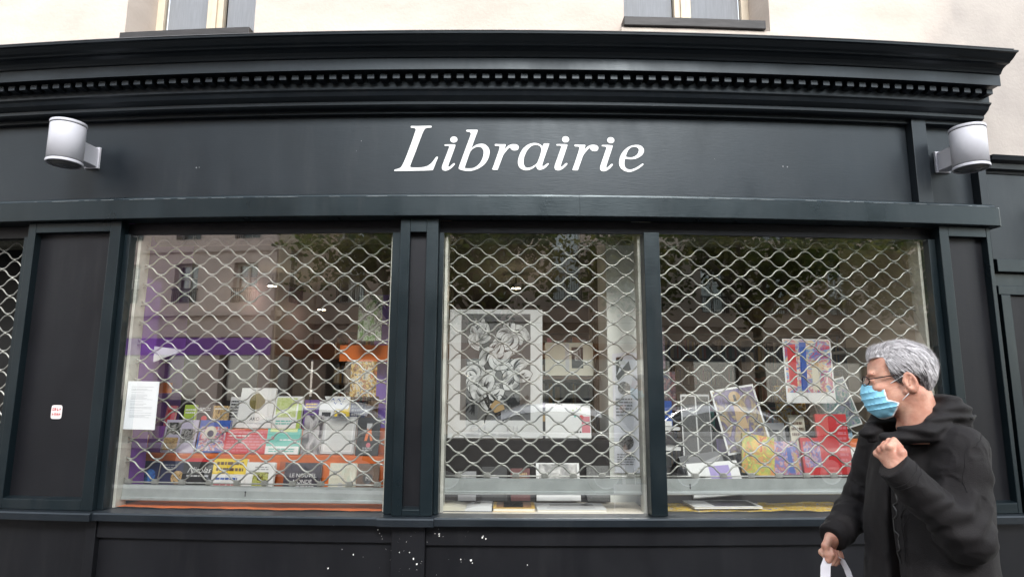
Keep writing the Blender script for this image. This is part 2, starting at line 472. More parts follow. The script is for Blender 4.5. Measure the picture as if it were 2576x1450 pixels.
piece("header", PAINT_BROWN, XL, 3.215, 0.058, 0.11, 2.566, 2.6475)
def panelled(name, x0, x1, s0, s1, zb=0.8045, zt=2.6475, z_lo=0.877, z_hi=2.58, y=-0.02, yp=0.03, m=PAINT_TEAL, mp=PAINT_BROWN):
    """pilaster: two stiles, two rails, a recessed panel and a bottom chamfer"""
    p = piece(name, mp, x0 + s0 - .004, x1 - s1 + .004, yp, 0.11, z_lo - .02, z_hi + .02, bevel=0)
    piece("stile", m, x0, x0 + s0, y, 0.12, zb, zt, par=p)
    piece("stile", m, x1 - s1, x1, y, 0.12, zb, zt, par=p)
    piece("rail", m, x0 + s0 + .0008, x1 - s1 - .0008, y + .001, 0.10, z_hi, zt - .001, par=p)
    piece("rail", m, x0 + s0 + .0008, x1 - s1 - .0008, y + .001, 0.10, zb, z_lo - .012, par=p)
    MB().prism([(y + .001, z_lo - .0115), (y + .001, z_lo - .008), (yp + .001, z_lo), (yp + .001, z_lo - .0115)], x0 + s0 + .001, x1 - s1 - .001, 3).build("chamfer", m, p, bent=True)
    return p
panelled("pilaster", -3.265, -2.595, 0.055, 0.075)
panelled("pilaster", -0.719, -0.475, 0.062, 0.075, z_lo=0.853, z_hi=2.554)
panelled("pilaster", 2.851, 3.222, 0.065, 0.028)
piece("jamb", PAINT_TEAL, -2.5945, -2.553, 0.02, 0.115, 0.8045, 2.565)
piece("jamb", PAINT_TEAL, -0.781, -0.7195, 0.035, 0.115, 0.8045, 2.565)
piece("jamb", PAINT_TEAL, -0.4745, -0.445, 0.035, 0.115, 0.8045, 2.565)
piece("mullion", PAINT_TEAL, 0.851, 0.952, 0.0, 0.115, 0.8045, 2.565)
piece("jamb", PAINT_TEAL, 2.802, 2.8505, 0.025, 0.115, 0.8045, 2.565)
piece("jamb", PAINT_TEAL, -3.33, -3.2655, 0.02, 0.115, 0.8045, 2.565)

lp = lambda y: [(y, .755), (y, .793), (y + .006, .801), (y + .02, .803), (.105, .801), (.105, .755)]
MB().prism(lp(-.085), XL, -2.556, 18).build("ledge", PAINT, shop, bent=True)
MB().prism(lp(-.062), -2.5555, -0.7905, 9).build("ledge", PAINT, shop, bent=True)
MB().prism(lp(-.088), -0.79, -0.455, 2).build("ledge", PAINT, shop, bent=True)
MB().prism(lp(-.062), -0.4545, 2.83, 15).build("ledge", PAINT, shop, bent=True)
MB().prism(lp(-.085), 2.8305, 3.235, 3).build("ledge", PAINT, shop, bent=True)
# stall riser under the ledge
LOWER = PAINT_BROWN
piece("riser_panel", LOWER, XL, -2.63, 0.02, 0.1, 0.16, 0.7545)
piece("riser_stile", LOWER, -2.629, -2.562, -0.01, 0.1, 0.0, 0.7545)
piece("riser_rail", LOWER, -2.561, -0.712, 0.0, 0.1, 0.645, 0.7545)
piece("riser_panel", LOWER, -2.561, -0.712, 0.026, 0.1, 0.16, 0.6445)
piece("riser_stile", LOWER, -0.711, -0.512, -0.03, 0.1, 0.0, 0.7545)
piece("riser_rail", LOWER, -0.511, 2.86, 0.0, 0.1, 0.634, 0.7545)
piece("riser_panel", LOWER, -0.511, 2.86, 0.026, 0.1, 0.16, 0.6335)
piece("riser_stile", LOWER, 2.861, 3.225, -0.02, 0.1, 0.0, 0.7545)
for a, c in ((XL, -2.63), (-2.561, -0.712), (-0.511, 2.86)):
    piece("plinth", LOWER, a, c, -0.012, 0.1, 0.0, 0.1595)
piece("end_board", PAINT, 3.13, 3.20, 0.125, 0.6, 0.0, 3.39)

# white paint splashes on the riser, and chips of bare paint along edges
rnd = random.Random(5)
def splats(spots, name, m, par, y):
    mb = MB()
    for (x, z, r) in spots:
        n = 9; ph = rnd.random() * 6
        rr = [r * .48 * (0.6 + 0.7 * rnd.random()) for _ in range(n)]
        mb.add([(x, y(x, z) - 0.0022, z)] + [(x + rr[i] * math.cos(ph + i * 2 * math.pi / n), y(x, z) - 0.0012, z + rr[i] * 1.2 * math.sin(ph + i * 2 * math.pi / n)) for i in range(n)],
               [(0, 1 + i, 1 + (i + 1) % n) for i in range(n)])
    return tag(mb.build(name, m, par, bent=True), kind="stuff")
def ysurf(x, z):
    if z > 0.755: return -0.064
    if -0.711 < x < -0.512: return -0.03
    return 0.0 if z > 0.64 else 0.026
sp = [(-.43, .70, .010), (-.43, .688, .008), (-.455, .702, .004), (-.17, .683, .011), (-.15, .674, .008), (-.165, .69, .006), (-.60, .60, .006), (-.575, .565, .009), (-.555, .535, .010), (-.66, .60, .006),
      (-.62, .66, .005), (-.30, .55, .008), (-.24, .545, .013), (-.23, .53, .006), (-.80, .72, .007), (-.79, .70, .005), (-.95, .57, .009), (-1.10, .49, .009), (-2.575, .735, .008), (-1.02, .60, .004), (.10, .52, .006)]
for _ in range(34):
    x = rnd.gauss(-.6, .15); z = rnd.uniform(.45, .745); sp.append((x, z, rnd.uniform(.0012, .0032)))
splats(sp, "paint_splash", mat("white_paint_splash", (0.75, 0.75, 0.74), rough=0.5), shop, ysurf)
ch = [(-1.02, 3.20, .006), (1.83, 3.05, .011), (1.86, 3.048, .008), (1.36, 3.09, .004), (-2.15, 3.03, .009), (-2.13, 3.032, .006), (-1.05, 3.13, .004)]
splats(ch, "paint_chip", mat("scuffed_paint", (0.22, 0.23, 0.25), rough=0.6), shop, lambda x, z: 0.05)
mb = MB()
for _ in range(120):        # worn, lighter slivers along the top edge of the beam
    x = rnd.uniform(-3.4, 3.2); l = rnd.uniform(.01, .10); z = 2.7765 + rnd.uniform(-.001, .0015); h = rnd.uniform(.0006, .0018)
    mb.add([(x, -.0712, z), (x + l, -.0712, z), (x + l, -.0692, z + h + .0008), (x, -.0692, z + h + .0008)], [(0, 1, 2, 3)])
mb.add([(3.235, -.0715, 2.770), (3.262, -.0715, 2.768), (3.268, -.06, 2.778), (3.24, -.058, 2.780)], [(0, 1, 2, 3)])
tag(mb.build("worn_edge", mat("bare_edge", (0.22, 0.24, 0.25), rough=0.5), shop, bent=True), kind="stuff")

# ------------------------------------------------------------------ white italic lettering
G_L = [[(485,205),(500,190),(610,195),(740,193),(870,190),(985,188),(1003,208),(985,238),(900,236),(850,250),(815,290),(790,340),(700,590),(600,880),(500,1150),(500,1175),(525,1195),(600,1200),(720,1200),(830,1190),(920,1165),(1000,1110),(1060,1040),(1110,965),(1140,938),(1170,945),(1165,975),(1110,1110),(1060,1250),(1045,1265),(870,1272),(600,1276),(300,1280),(125,1282),(118,1265),(130,1245),(200,1230),(265,1205),(300,1165),(340,1085),(420,880),(530,560),(590,360),(615,290),(600,255),(560,240),(490,235)]]
G_i = [[(1320,655),(1330,645),(1450,643),(1580,648),(1590,665),(1560,760),(1500,930),(1430,1130),(1420,1170),(1432,1190),(1460,1180),(1510,1130),(1550,1098),(1580,1100),(1585,1120),(1540,1175),(1480,1230),(1410,1270),(1350,1280),(1295,1265),(1270,1220),(1275,1160),(1330,1010),(1400,820),(1440,700),(1430,685),(1390,680),(1325,680)]]
G_dot = [(1545 + 87 * math.cos(i * math.pi / 12), 527 + 75 * math.sin(i * math.pi / 12)) for i in range(24)]
G_b = [[(1840,300),(1860,288),(1980,290),(2100,288),(2125,295),(2115,340),(2070,460),(2010,630),(1975,735),(2010,710),(2080,660),(2150,635),(2230,625),(2310,645),(2370,695),(2410,760),(2420,830),(2405,930),(2360,1040),(2290,1130),(2190,1205),(2080,1255),(1970,1283),(1860,1285),(1760,1265),(1690,1240),(1672,1215),(1690,1160),(1760,960),(1850,700),(1930,480),(1960,385),(1940,350),(1900,338),(1850,335)],
       [(1815,1215),(1845,1120),(1900,950),(1940,830),(1990,765),(2060,720),(2130,700),(2190,705),(2240,735),(2270,790),(2275,870),(2250,980),(2200,1080),(2130,1155),(2050,1205),(1980,1222),(1880,1222)]]
G_r = [[(220,650),(235,632),(350,640),(480,638),(490,655),(450,770),(500,715),(560,665),(630,638),(700,634),(760,645),(800,680),(805,720),(785,765),(740,788),(680,790),(630,770),(600,730),(595,710),(560,735),(500,800),(430,890),(390,1000),(330,1160),(298,1250),(280,1256),(175,1252),(165,1238),(200,1150),(270,950),(330,770),(345,705),(330,685),(290,682),(230,682)]]
G_a = [[(1545,625),(1535,612),(1420,612),(1405,625),(1380,690),(1340,650),(1290,620),(1220,604),(1150,606),(1080,622),(1000,660),(920,725),(860,810),(815,910),(790,1010),(783,1090),(800,1160),(840,1215),(900,1250),(980,1265),(1060,1255),(1130,1225),(1230,1150),(1235,1200),(1260,1240),(1310,1252),(1370,1240),(1440,1205),(1500,1145),(1530,1105),(1525,1090),(1500,1088),(1450,1125),(1400,1160),(1378,1165),(1368,1145),(1380,1090),(1420,970),(1480,800),(1530,660)],
       [(1355,735),(1350,790),(1320,900),(1285,1000),(1250,1085),(1200,1130),(1120,1180),(1060,1200),(1000,1205),(955,1180),(925,1120),(920,1040),(935,940),(975,840),(1030,750),(1100,685),(1180,655),(1260,655),(1320,685)]]
G_e = [[(2085,622),(2000,640),(1900,685),(1810,760),(1740,850),(1700,950),(1680,1050),(1690,1130),(1730,1200),(1800,1250),(1880,1275),(1960,1275),(2050,1245),(2150,1195),(2230,1135),(2280,1095),(2275,1075),(2245,1072),(2180,1120),(2080,1180),(1990,1215),(1920,1222),(1860,1200),(1825,1160),(1812,1100),(1815,1020),(1830,960),(1880,965),(1980,975),(2080,960),(2180,920),(2260,855),(2300,780),(2295,710),(2250,655),(2180,625)],
       [(1845,915),(1870,840),(1910,755),(1965,695),(2040,668),(2110,672),(2165,705),(2175,760),(2150,830),(2090,890),(2010,925),(1930,928)]]
def smooth_loop(pts, it=2):
    for _ in range(it):                       # corner cutting that keeps long straights straight
        out = []
        n = len(pts)
        for i in range(n):
            a, b_ = pts[i], pts[(i + 1) % n]
            out += [(a[0] * .8 + b_[0] * .2, a[1] * .8 + b_[1] * .2), (a[0] * .2 + b_[0] * .8, a[1] * .2 + b_[1] * .8)]
        pts = out
    return pts
SX, SZ = 2.764e-4, 2.90e-4
def letter(loops_list, dx, dy):
    """flat raised letter, 3 mm thick"""
    mb = MB()
    for loops in loops_list:
        lps = []
        for lo in loops:
            lps.append([Vector((-0.785 + (px + dx - 134) * SX, 2.982 + (1296 - py - dy) * SZ, 0)) for px, py in smooth_loop(lo, 2)])
        tris = tessellate_polygon(lps)
        flat = [p for lo in lps for p in lo]
        mb.add([(p.x, 0.0465, p.y) for p in flat], [t for t in tris])
        n0 = 0
        for lo in lps:
            n = len(lo)
            vs_ = [(p.x, 0.0465, p.y) for p in lo] + [(p.x, 0.0499, p.y) for p in lo]
            mb.add(vs_, [(i, (i + 1) % n, n + (i + 1) % n, n + i) for i in range(n)])
    return mb.build("letter", WHITE_LETTER, frieze, bent=True)
for gl, dx, dy in (([G_L], 0, 0), ([G_i, [G_dot]], 0, 0), ([G_b], 0, 0), ([G_r], 2318, 0), ([G_a], 2318, 0), ([G_i, [G_dot]], 2713, -17),
                   ([G_r], 2318 + 1931, 0), ([G_i, [G_dot]], 3812, -8), ([G_e], 3864, 0)):
    letter(gl, dx, dy)

# ------------------------------------------------------------------ window glass
def pane(x0, x1, z0=0.8012, z1=2.567, y=0.068):
    xc = (x0 + x1) / 2; w = (x1 - x0) / 2 + .01
    mb = MB()
    vs = [(-w, 0, z0), (w, 0, z0), (w, 0, z1), (-w, 0, z1), (-w, .008, z0), (w, .008, z0), (w, .008, z1), (-w, .008, z1)]
    mb.add(vs, [(0, 1, 2, 3)], 0)
    mb.add(vs, [(4, 7, 6, 5), (0, 3, 7, 4), (1, 5, 6, 2), (3, 2, 6, 7), (0, 4, 5, 1)], 1)
    me = bpy.data.meshes.new("window_pane")
    me.from_pydata(mb.v, [], mb.f); me.materials.append(GLASS); me.materials.append(CLEAR)
    me.polygons.foreach_set("material_index", mb.m); me.update()
    o = bpy.data.objects.new("window_pane", me); COL.objects.link(o); o.parent = shop
    loc, rz = place(xc, y, 0); o.location = loc; o.rotation_euler = (0, 0, rz)
    return o
pane(-2.553, -0.781); pane(-0.445, 0.851); pane(0.952, 2.802)

# ------------------------------------------------------------------ neighbouring shop, a little set back
nb = empty("neighbour_shop_front", label="dark grey neighbouring shop front with a lower cornice beside the bookshop", cat="shop front")
npf = [(.055, 3.06), (.05, 3.075), (.02, 3.085), (.015, 3.12), (-.02, 3.135), (-.035, 3.165), (.118, 3.172), (.118, 3.06)]
MB().prism(npf, 3.30, 8.0, 16).build("cornice", PAINT, nb, bent=True)
piece("fascia_board", PAINT, 3.30, 8.0, 0.06, 0.11, 2.45, 3.058, par=nb)
piece("beam", PAINT_TEAL, 3.30, 8.0, 0.03, 0.11, 2.36, 2.445, par=nb)
piece("header", PAINT_TEAL, 3.30, 8.0, 0.08, 0.11, 2.27, 2.355, par=nb)
piece("beam", PAINT_TEAL, 3.30, 8.0, 0.045, 0.11, 2.205, 2.265, par=nb)
piece("stile", PAINT_TEAL, 3.30, 3.37, 0.03, 0.11, 0.0, 2.2, par=nb)
piece("door_panel", PAINT_BROWN, 3.372, 5.0, 0.07, 0.11, 0.6, 2.2, par=nb)
piece("rail", PAINT_TEAL, 3.372, 8.0, 0.04, 0.11, 0.0, 0.599, par=nb)
piece("stile", PAINT_TEAL, 5.002, 8.0, 0.03, 0.11, 0.6, 2.2, par=nb)

# ------------------------------------------------------------------ wall lamps
LAMPGREY = mat("silver_lamp_paint", (0.50, 0.50, 0.55), rough=0.5, metal=0.0, spec=0.4, var=.04, scale=4, rvar=.06)
LAMPLENS = mat("grey_lamp_lens", (0.10, 0.10, 0.105), rough=0.25)
def wall_lamp(x, label):
    loc, rz = place(x, -0.19, 2.980)
    o = empty("wall_lamp", loc, rz, label, "lamp", "silver cylinder lamps on the fascia")
    MB().lathe([(0.0, .018), (.094, .018), (.097, .014), (.102, .014), (.102, .301), (.099, .304), (.0, .304)], 40).build("housing", LAMPGREY, o, smooth=False)
    for z in (.010, .290):
        MB().lathe([(.098, z), (.1045, z), (.1055, z + .004), (.1055, z + .014), (.1045, z + .018), (.098, z + .018)], 40).build("ring", LAMPGREY, o)
    for z in (.030, .284):
        MB().lathe([(.1018, z), (.1032, z), (.1032, z + .0035), (.1018, z + .0035)], 40).build("groove", BLACK, o)
    MB().lathe([(0.0, .004), (.06, .006), (.062, .010), (.090, .012), (.098, .0175)], 36).build("lens", LAMPLENS, o, smooth=True)
    MB().box(-.042, .042, .085, .2225, .075, .215, seg=0).build("bracket", LAMPGREY, o, bevel=0.004)
    MB().box(-.052, .052, .2228, .2395, .065, .225, seg=0).build("back_plate", LAMPGREY, o, bevel=0.002)
    for sx_ in (-.036, .036):
        for sz_ in (.08, .21):
            MB().lathe([(0, -.003), (.005, -.002), (.005, .003), (0, .003)], 8).build("screw", ALU, o, loc=(sx_, .2225, sz_), rot=(rad(90), 0, 0))
    o.scale = (1, 1, .94)
    for p in o.children:
        if p.name.startswith("housing"):
            for f in p.data.polygons: f.use_smooth = abs(f.normal.z) < 0.5
    return o
wall_lamp(-2.905, "silver cylinder wall lamp on the long lettered fascia board")
wall_lamp(2.978, "silver cylinder wall lamp on the small fascia panel beside the cornice end")
# ------------------------------------------------------------------ rolling grilles behind the glass
PER, PITCHZ, AMP = 0.183, 0.0640, 0.0255
def grille(x0, x1, zb, label, key_x=None, ph=0.0, ztop=2.56):
    loc = bend(((x0 + x1) / 2, 0.16, zb))
    g = empty("rolling_grille", (0, 0, 0), 0, label, "grille", "wavy steel security grilles inside the shop windows")
    yb = 0.16
    n = int((ztop - zb - 0.115) / PITCHZ)
    for i in range(n):
        z = zb + 0.128 + AMP + i * PITCHZ
        s = 1 if i % 2 == 0 else -1
        mb = MB()
        pts = []
        xx = x0
        jit = rnd.uniform(-.004, .004); sag = rnd.uniform(-.0012, .0012); phj = rnd.uniform(-.10, .10); bow = rnd.uniform(-.004, .001)
        while xx <= x1 + 1e-6:
            t = 2 * math.pi * (xx / PER) + ph + phj
            w = math.cos(t)
            w = w * (1.36 - 0.36 * w * w)            # slightly flattened crests
            pts.append(bend((xx, yb + jit * .5, z + s * AMP * w + sag + bow * math.sin(math.pi * (xx - x0) / (x1 - x0)) + rnd.uniform(-.0004, .0004))))
            xx += PER / 14
        mb.tube(pts, rnd.uniform(.0051, .0056), 6)
        # short twisted link where this wire's crest meets the next wire
        k0 = int(math.floor((x0 - 0) / PER)) - 1
        for kk in range(k0, k0 + int((x1 - x0) / PER) + 4):
            xc = (kk + (0 if s > 0 else .5)) * PER - ph / (2 * math.pi) * PER
            if x0 + .01 < xc < x1 - .01 and i < n - 1:
                mb.tube([bend((xc - .011, yb - .003, z + AMP + .0053)), bend((xc, yb - .005, z + AMP + .0053)), bend((xc + .011, yb - .003, z + AMP + .0053))], [.0045, .0074, .0045], 6)
        mb.build("wavy_wire", rnd.choice(WIRES), g, bent=False, smooth=True)
    # bottom rail with lip, round rod and clamps
    MB().prism([(yb - .014, zb), (yb - .018, zb + .004), (yb - .018, zb + .018), (yb - .010, zb + .022), (yb - .010, zb + .098), (yb + .012, zb + .098), (yb + .012, zb)], x0, x1, 10).build("bottom_rail", STEEL_BAR, g, bent=True)
    MB().tube([bend((x0 + (x1 - x0) * i / 12, yb, zb + .112)) for i in range(13)], .0052, 8).build("rod", STEEL, g, smooth=True)
    mbc = MB()
    s = 1
    kk = int(math.floor(x0 / PER)) - 1
    while True:
        xc = (kk + .5) * PER - ph / (2 * math.pi) * PER
        kk += 1
        if xc < x0 + .03: continue
        if xc > x1 - .03: break
        a, b_, c = xc - .022, xc + .022, zb + .112
        mbc.box(a, b_, yb - .009, yb + .007, c - .010, c + .014, seg=0)
        mbc.box(a + .008, b_ - .008, yb - .012, yb - .0091, c - .006, c + .022, seg=0)
    tag(mbc.build("clamp", STEEL, g, bent=True, bevel=0.002), kind="stuff")
    if key_x is not None:
        mb = MB()
        n_ = 10
        vs_ = [(key_x + .006 * math.cos(i * 2 * math.pi / n_), yb - .0108, zb + .062 + .006 * math.sin(i * 2 * math.pi / n_)) for i in range(n_)]
        mb.add(vs_, [tuple(range(n_))])
        mb.add([(key_x - .003, yb - .0109, zb + .060), (key_x + .003, yb - .0109, zb + .060), (key_x + .0035, yb - .0109, zb + .036), (key_x - .0035, yb - .0109, zb + .036)], [(0, 1, 2, 3)])
        mb.build("keyhole", BLACK, g, bent=True)
    # guide rails at the sides
    for a in (x0 - .022, x1 + .002):
        MB().box(a, a + .020, 0.098, 0.20, 0.8045, 2.60, seg=0).build("guide_rail", RAIL, g, bent=True, bevel=0.002)
    # rolled-up coil at the head of the window
    mb = MB().tube([bend((x0 + (x1 - x0) * i / 10, 0.30, 2.63)) for i in range(11)], .085, 14)
    mb.build("coil", mat_coil, g, smooth=True)
    return g
WIRES = [mat("galvanised_wire_%d" % i, tuple(q * k_ for q in (.33, .33, .305)), rough=.40, metal=.55, var=.30, scale=14) for i, k_ in enumerate((.75, .9, 1.0, 1.15))]
mat_coil = mat("coil_of_wire", (0.10, 0.10, 0.08), rough=0.5, metal=0.4, var=0.5, scale=60)
grille(-2.528, -0.803, 0.843, "wavy steel grille with keyhole rail over the purple and orange book display", key_x=-1.70, ph=0.9)
grille(-0.421, 0.829, 0.905, "wavy steel grille over the black and white flower poster", ph=2.1)
grille(0.976, 2.778, 0.905, "wavy steel grille with keyhole rail in the window behind the walking man", key_x=1.14, ph=0.4)
grille(-4.72, -3.354, 0.843, "wavy steel grille in the dark bay beyond the wide pilaster with the sticker", ph=1.5)

# ------------------------------------------------------------------ the room behind the windows
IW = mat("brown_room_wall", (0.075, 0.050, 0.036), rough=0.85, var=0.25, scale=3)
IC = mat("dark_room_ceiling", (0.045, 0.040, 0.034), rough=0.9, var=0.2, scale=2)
IF = mat("oak_room_floor", (0.10, 0.065, 0.04), rough=0.5, var=0.2, scale=5, stretch=(.3, 3, 1))
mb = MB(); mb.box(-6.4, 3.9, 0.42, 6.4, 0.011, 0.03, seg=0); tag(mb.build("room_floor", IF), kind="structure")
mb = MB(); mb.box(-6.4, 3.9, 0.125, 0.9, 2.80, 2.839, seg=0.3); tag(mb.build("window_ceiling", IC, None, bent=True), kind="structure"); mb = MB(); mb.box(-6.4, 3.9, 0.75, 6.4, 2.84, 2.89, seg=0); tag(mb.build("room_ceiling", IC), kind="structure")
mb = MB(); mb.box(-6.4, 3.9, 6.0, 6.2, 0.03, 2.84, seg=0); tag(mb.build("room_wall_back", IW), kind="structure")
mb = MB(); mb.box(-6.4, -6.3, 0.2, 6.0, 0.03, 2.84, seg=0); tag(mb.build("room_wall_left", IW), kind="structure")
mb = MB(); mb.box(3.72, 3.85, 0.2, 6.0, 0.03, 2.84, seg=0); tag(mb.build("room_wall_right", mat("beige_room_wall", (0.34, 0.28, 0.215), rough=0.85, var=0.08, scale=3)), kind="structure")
# partition between the dark bay and the shop, and an added black sheet for the bay's darkness
mb = MB(); mb.box(-3.32, -3.27, 0.13, 6.0, 0.03, 2.84, seg=0); tag(mb.build("partition_wall", mat("dark_partition", (0.05, 0.035, 0.05), rough=0.8), None, bent=True), kind="structure")
mb = MB(); mb.box(-6.3, -3.325, 0.7, 0.75, 0.03, 2.84, seg=0); tag(mb.build("bay_dark_backing", BLACK, None, bent=True), kind="structure")

WOODD = mat("dark_shelf_wood", (0.075, 0.040, 0.022), rough=0.5, var=0.3, scale=6, stretch=(4, 4, .5))
SPINES = [mat("spine_%d" % i, c, rough=0.5) for i, c in enumerate([(.30, .06, .04), (.40, .33, .22), (.05, .07, .14), (.45, .42, .36), (.12, .05, .03), (.32, .20, .05), (.04, .09, .06), (.20, .18, .17)])]
def bookcase(x, y, w, h, label, rz=0.0, seed=1):
    o = empty("bookcase", (x, y, 0.03), rz, label, "bookcase", "tall bookcases at the back of the shop")
    for s in (-1, 1):
        MB().box(s * w / 2 - .015, s * w / 2 + .015, -.15, .15, 0, h, seg=0).build("side_panel", WOODD, o)
    MB().box(-w / 2 + .0155, w / 2 - .0155, .13, .149, 0, h, seg=0).build("back_panel", WOODD, o)
    rr = random.Random(seed)
    ns = 6
    for i in range(ns + 1):
        z = .06 + i * (h - .08) / ns
        MB().box(-w / 2 + .0155, w / 2 - .0155, -.148, .1295, z - .012, z + .012, seg=0).build("shelf", WOODD, o)
        if i == ns: break
        mb = MB(); xx = -w / 2 + .03
        while xx < w / 2 - .06:
            t = rr.uniform(.014, .045); hh = rr.uniform(.18, .29)
            if rr.random() < .06: xx += rr.uniform(.05, .15); continue
            mb.box(xx, xx + t - .002, -.13 + rr.uniform(0, .03), .11, z + .0125, z + .0125 + hh, seg=0, mi=rr.randrange(len(SPINES)))
            xx += t
        tag(mb.build("book_row", SPINES, o), kind="stuff")
    return o
bookcase(-2.3, 5.6, 1.5, 2.4, "tall wooden bookcase behind the purple and orange display", seed=2)
bookcase(-0.65, 5.6, 1.5, 2.4, "tall wooden bookcase behind the flower poster", seed=3)
bookcase(1.0, 5.6, 1.5, 2.4, "tall wooden bookcase behind the white column", seed=4)
bookcase(2.65, 5.6, 1.5, 2.4, "tall wooden bookcase behind the window with the painted poster", seed=5)
bookcase(0.45, 1.9, 0.72, 1.62, "low wooden bookcase with small prints standing on it", seed=6)
bookcase(2.95, 2.6, 1.2, 2.1, "wooden bookcase against the beige wall", rz=rad(-60), seed=7)

def ceiling_light(x, y, z, label, pw):
    o = empty("ceiling_spotlight", bend((x, y, z)), 0, label, "light", "small warm ceiling spotlights")
    MB().tube([(0, 0, .03), (0, 0, 2.84 - z)], .008, 6).build("stem", BLACK, o)
    MB().lathe([(0.0, .05), (.04, .05), (.06, .0), (.056, .0), (.036, .046)], 16).build("shade", BLACK, o)
    MB().lathe([(0, .004), (.05, .004), (.05, .008), (0, .008)], 16).build("bulb", emit("bulb", (1, .80, .55), 22.0), o)
    ld = bpy.data.lights.new("spot_bulb", 'POINT'); ld.energy = pw; ld.color = (1, .78, .52); ld.shadow_soft_size = .05
    lo = bpy.data.objects.new("spot_bulb", ld); COL.objects.link(lo); lo.parent = o; lo.location = (0, 0, -.03)
ceiling_light(-3.05, 2.96, 2.70, "lit ceiling spotlight nearest the purple display panel", 3.5)
ceiling_light(-2.87, 4.0, 2.56, "lit ceiling spotlight deep in the shop beyond the purple display", 3.5)
ceiling_light(0.05, 3.0, 2.67, "upper lit ceiling spotlight above the flower poster", 3.5)
ceiling_light(0.06, 4.0, 2.55, "lower lit ceiling spotlight just over the top edge of the flower poster", 3.5)

# ------------------------------------------------------------------ display bases
def drape(x0, x1, y0, y1, z, amp, seed):
    rr = random.Random(seed); nx, ny = 40, 12
    vs_ = []
    for j in range(ny + 1):
        for i in range(nx + 1):
            x_ = x0 + (x1 - x0) * i / nx; y_ = y0 + (y1 - y0) * j / ny
            vs_.append((x_, y_, z + amp * (math.sin(x_ * 13 + y_ * 7 + seed) * math.sin(y_ * 19 + x_ * 3) + .5 * math.sin(x_ * 41 + seed * 2))))
    fs_ = [(j * (nx + 1) + i, j * (nx + 1) + i + 1, (j + 1) * (nx + 1) + i + 1, (j + 1) * (nx + 1) + i) for j in range(ny) for i in range(nx)]
    return MB().add(vs_, fs_)
ORANGE = mat("orange_cloth", (0.52, 0.11, 0.014), rough=0.8, var=0.12, scale=14)
PURPLE = mat("purple_board", (0.16, 0.05, 0.32), rough=0.6, var=0.25, scale=5)
PURPLE2 = mat("violet_board", (0.20, 0.12, 0.48), rough=0.6, var=0.2, scale=5)
d1 = empty("display_plinth", label="stepped plinth covered in orange cloth with purple end boards", cat="display plinth")
MB().box(-2.86, -0.83, 0.205, 1.0, 0.03, 0.79, seg=0).build("base", BLACK, d1, bent=True)
drape(-2.56, -0.78, 0.116, 0.50, 0.808, .0025, 1).build("cloth", ORANGE, d1, bent=True, smooth=True)
MB().box(-2.82, -0.86, 0.50, 1.0, 0.801, 1.098, seg=0.3).build("step", ORANGE, d1, bent=True, bevel=0.006)
MB().box(-2.82, -0.86, 0.70, 1.0, 1.0985, 1.262, seg=0.3).build("step", ORANGE, d1, bent=True, bevel=0.006)
MB().box(-2.86, -2.83, 0.21, 1.15, 0.03, 2.75, seg=0).build("end_board", PURPLE, d1, bent=True)
MB().box(-2.56, -2.532, 0.205, 0.36, 0.83, 2.3, seg=0).build("end_board", PURPLE, d1, bent=True)
MB().box(-1.13, -0.80, 1.02, 1.05, 0.03, 2.30, seg=0).build("end_board", PURPLE2, d1, bent=True)
d2 = empty("display_plinth", label="white and black plinth under the flower poster", cat="display plinth")
MB().box(-0.62, 1.05, 0.205, 0.75, 0.03, 0.775, seg=0).build("base", BLACK, d2, bent=True)
MB().box(-0.45, 0.86, 0.116, 0.5, 0.780, 0.803, seg=0.3).build("top", mat("cream_board", (0.62, 0.56, 0.46), rough=0.7), d2, bent=True)
MB().box(-0.58, 0.69, 0.50, 0.95, 0.0, 1.215, seg=0.3).build("step", mat("dark_step", (0.02, 0.017, 0.017), rough=0.6), d2, bent=True)
d3 = empty("display_plinth", label="dark plinth with a painted yellow and blue cloth in the window behind the man", cat="display plinth")
MB().box(0.80, 2.95, 0.205, 0.9, 0.03, 0.775, seg=0).build("base", BLACK, d3, bent=True)
clothm = print_mat("painted_cloth", [(.02, .05, .30), (.55, .55, .5), (.70, .42, .02), (.75, .55, .03), (.35, .12, .01), (.75, .6, .05), (.03, .08, .32)], scale=9, seed=2.2, rough=0.8, stretch=(2.2, 1, 1))
drape(0.95, 2.80, 0.116, 0.42, 0.811, .004, 3).build("cloth", clothm, d3, bent=True, smooth=True)
MB().box(0.92, 2.92, 0.42, 1.0, 0.795, 0.985, seg=0.3).build("step", mat("dark_step_cloth", (0.03, 0.028, 0.03), rough=0.8), d3, bent=True)
WHITEPANEL = mat("white_panel", (0.74, 0.75, 0.70), rough=0.75, var=0.06, scale=5)
MB().box(0.70, 1.06, 0.56, 0.95, 0.031, 2.79, seg=0).build("column", WHITEPANEL, None, bent=True)
col_o = bpy.data.objects["column"]; col_o.name = "white_column"; tag(col_o, "white painted column inside the middle window hung with a long paper banner", "column")
TAN = mat("tan_curtain", (0.30, 0.225, 0.145), rough=0.85, var=0.15, scale=6, stretch=(8, 1, .3))
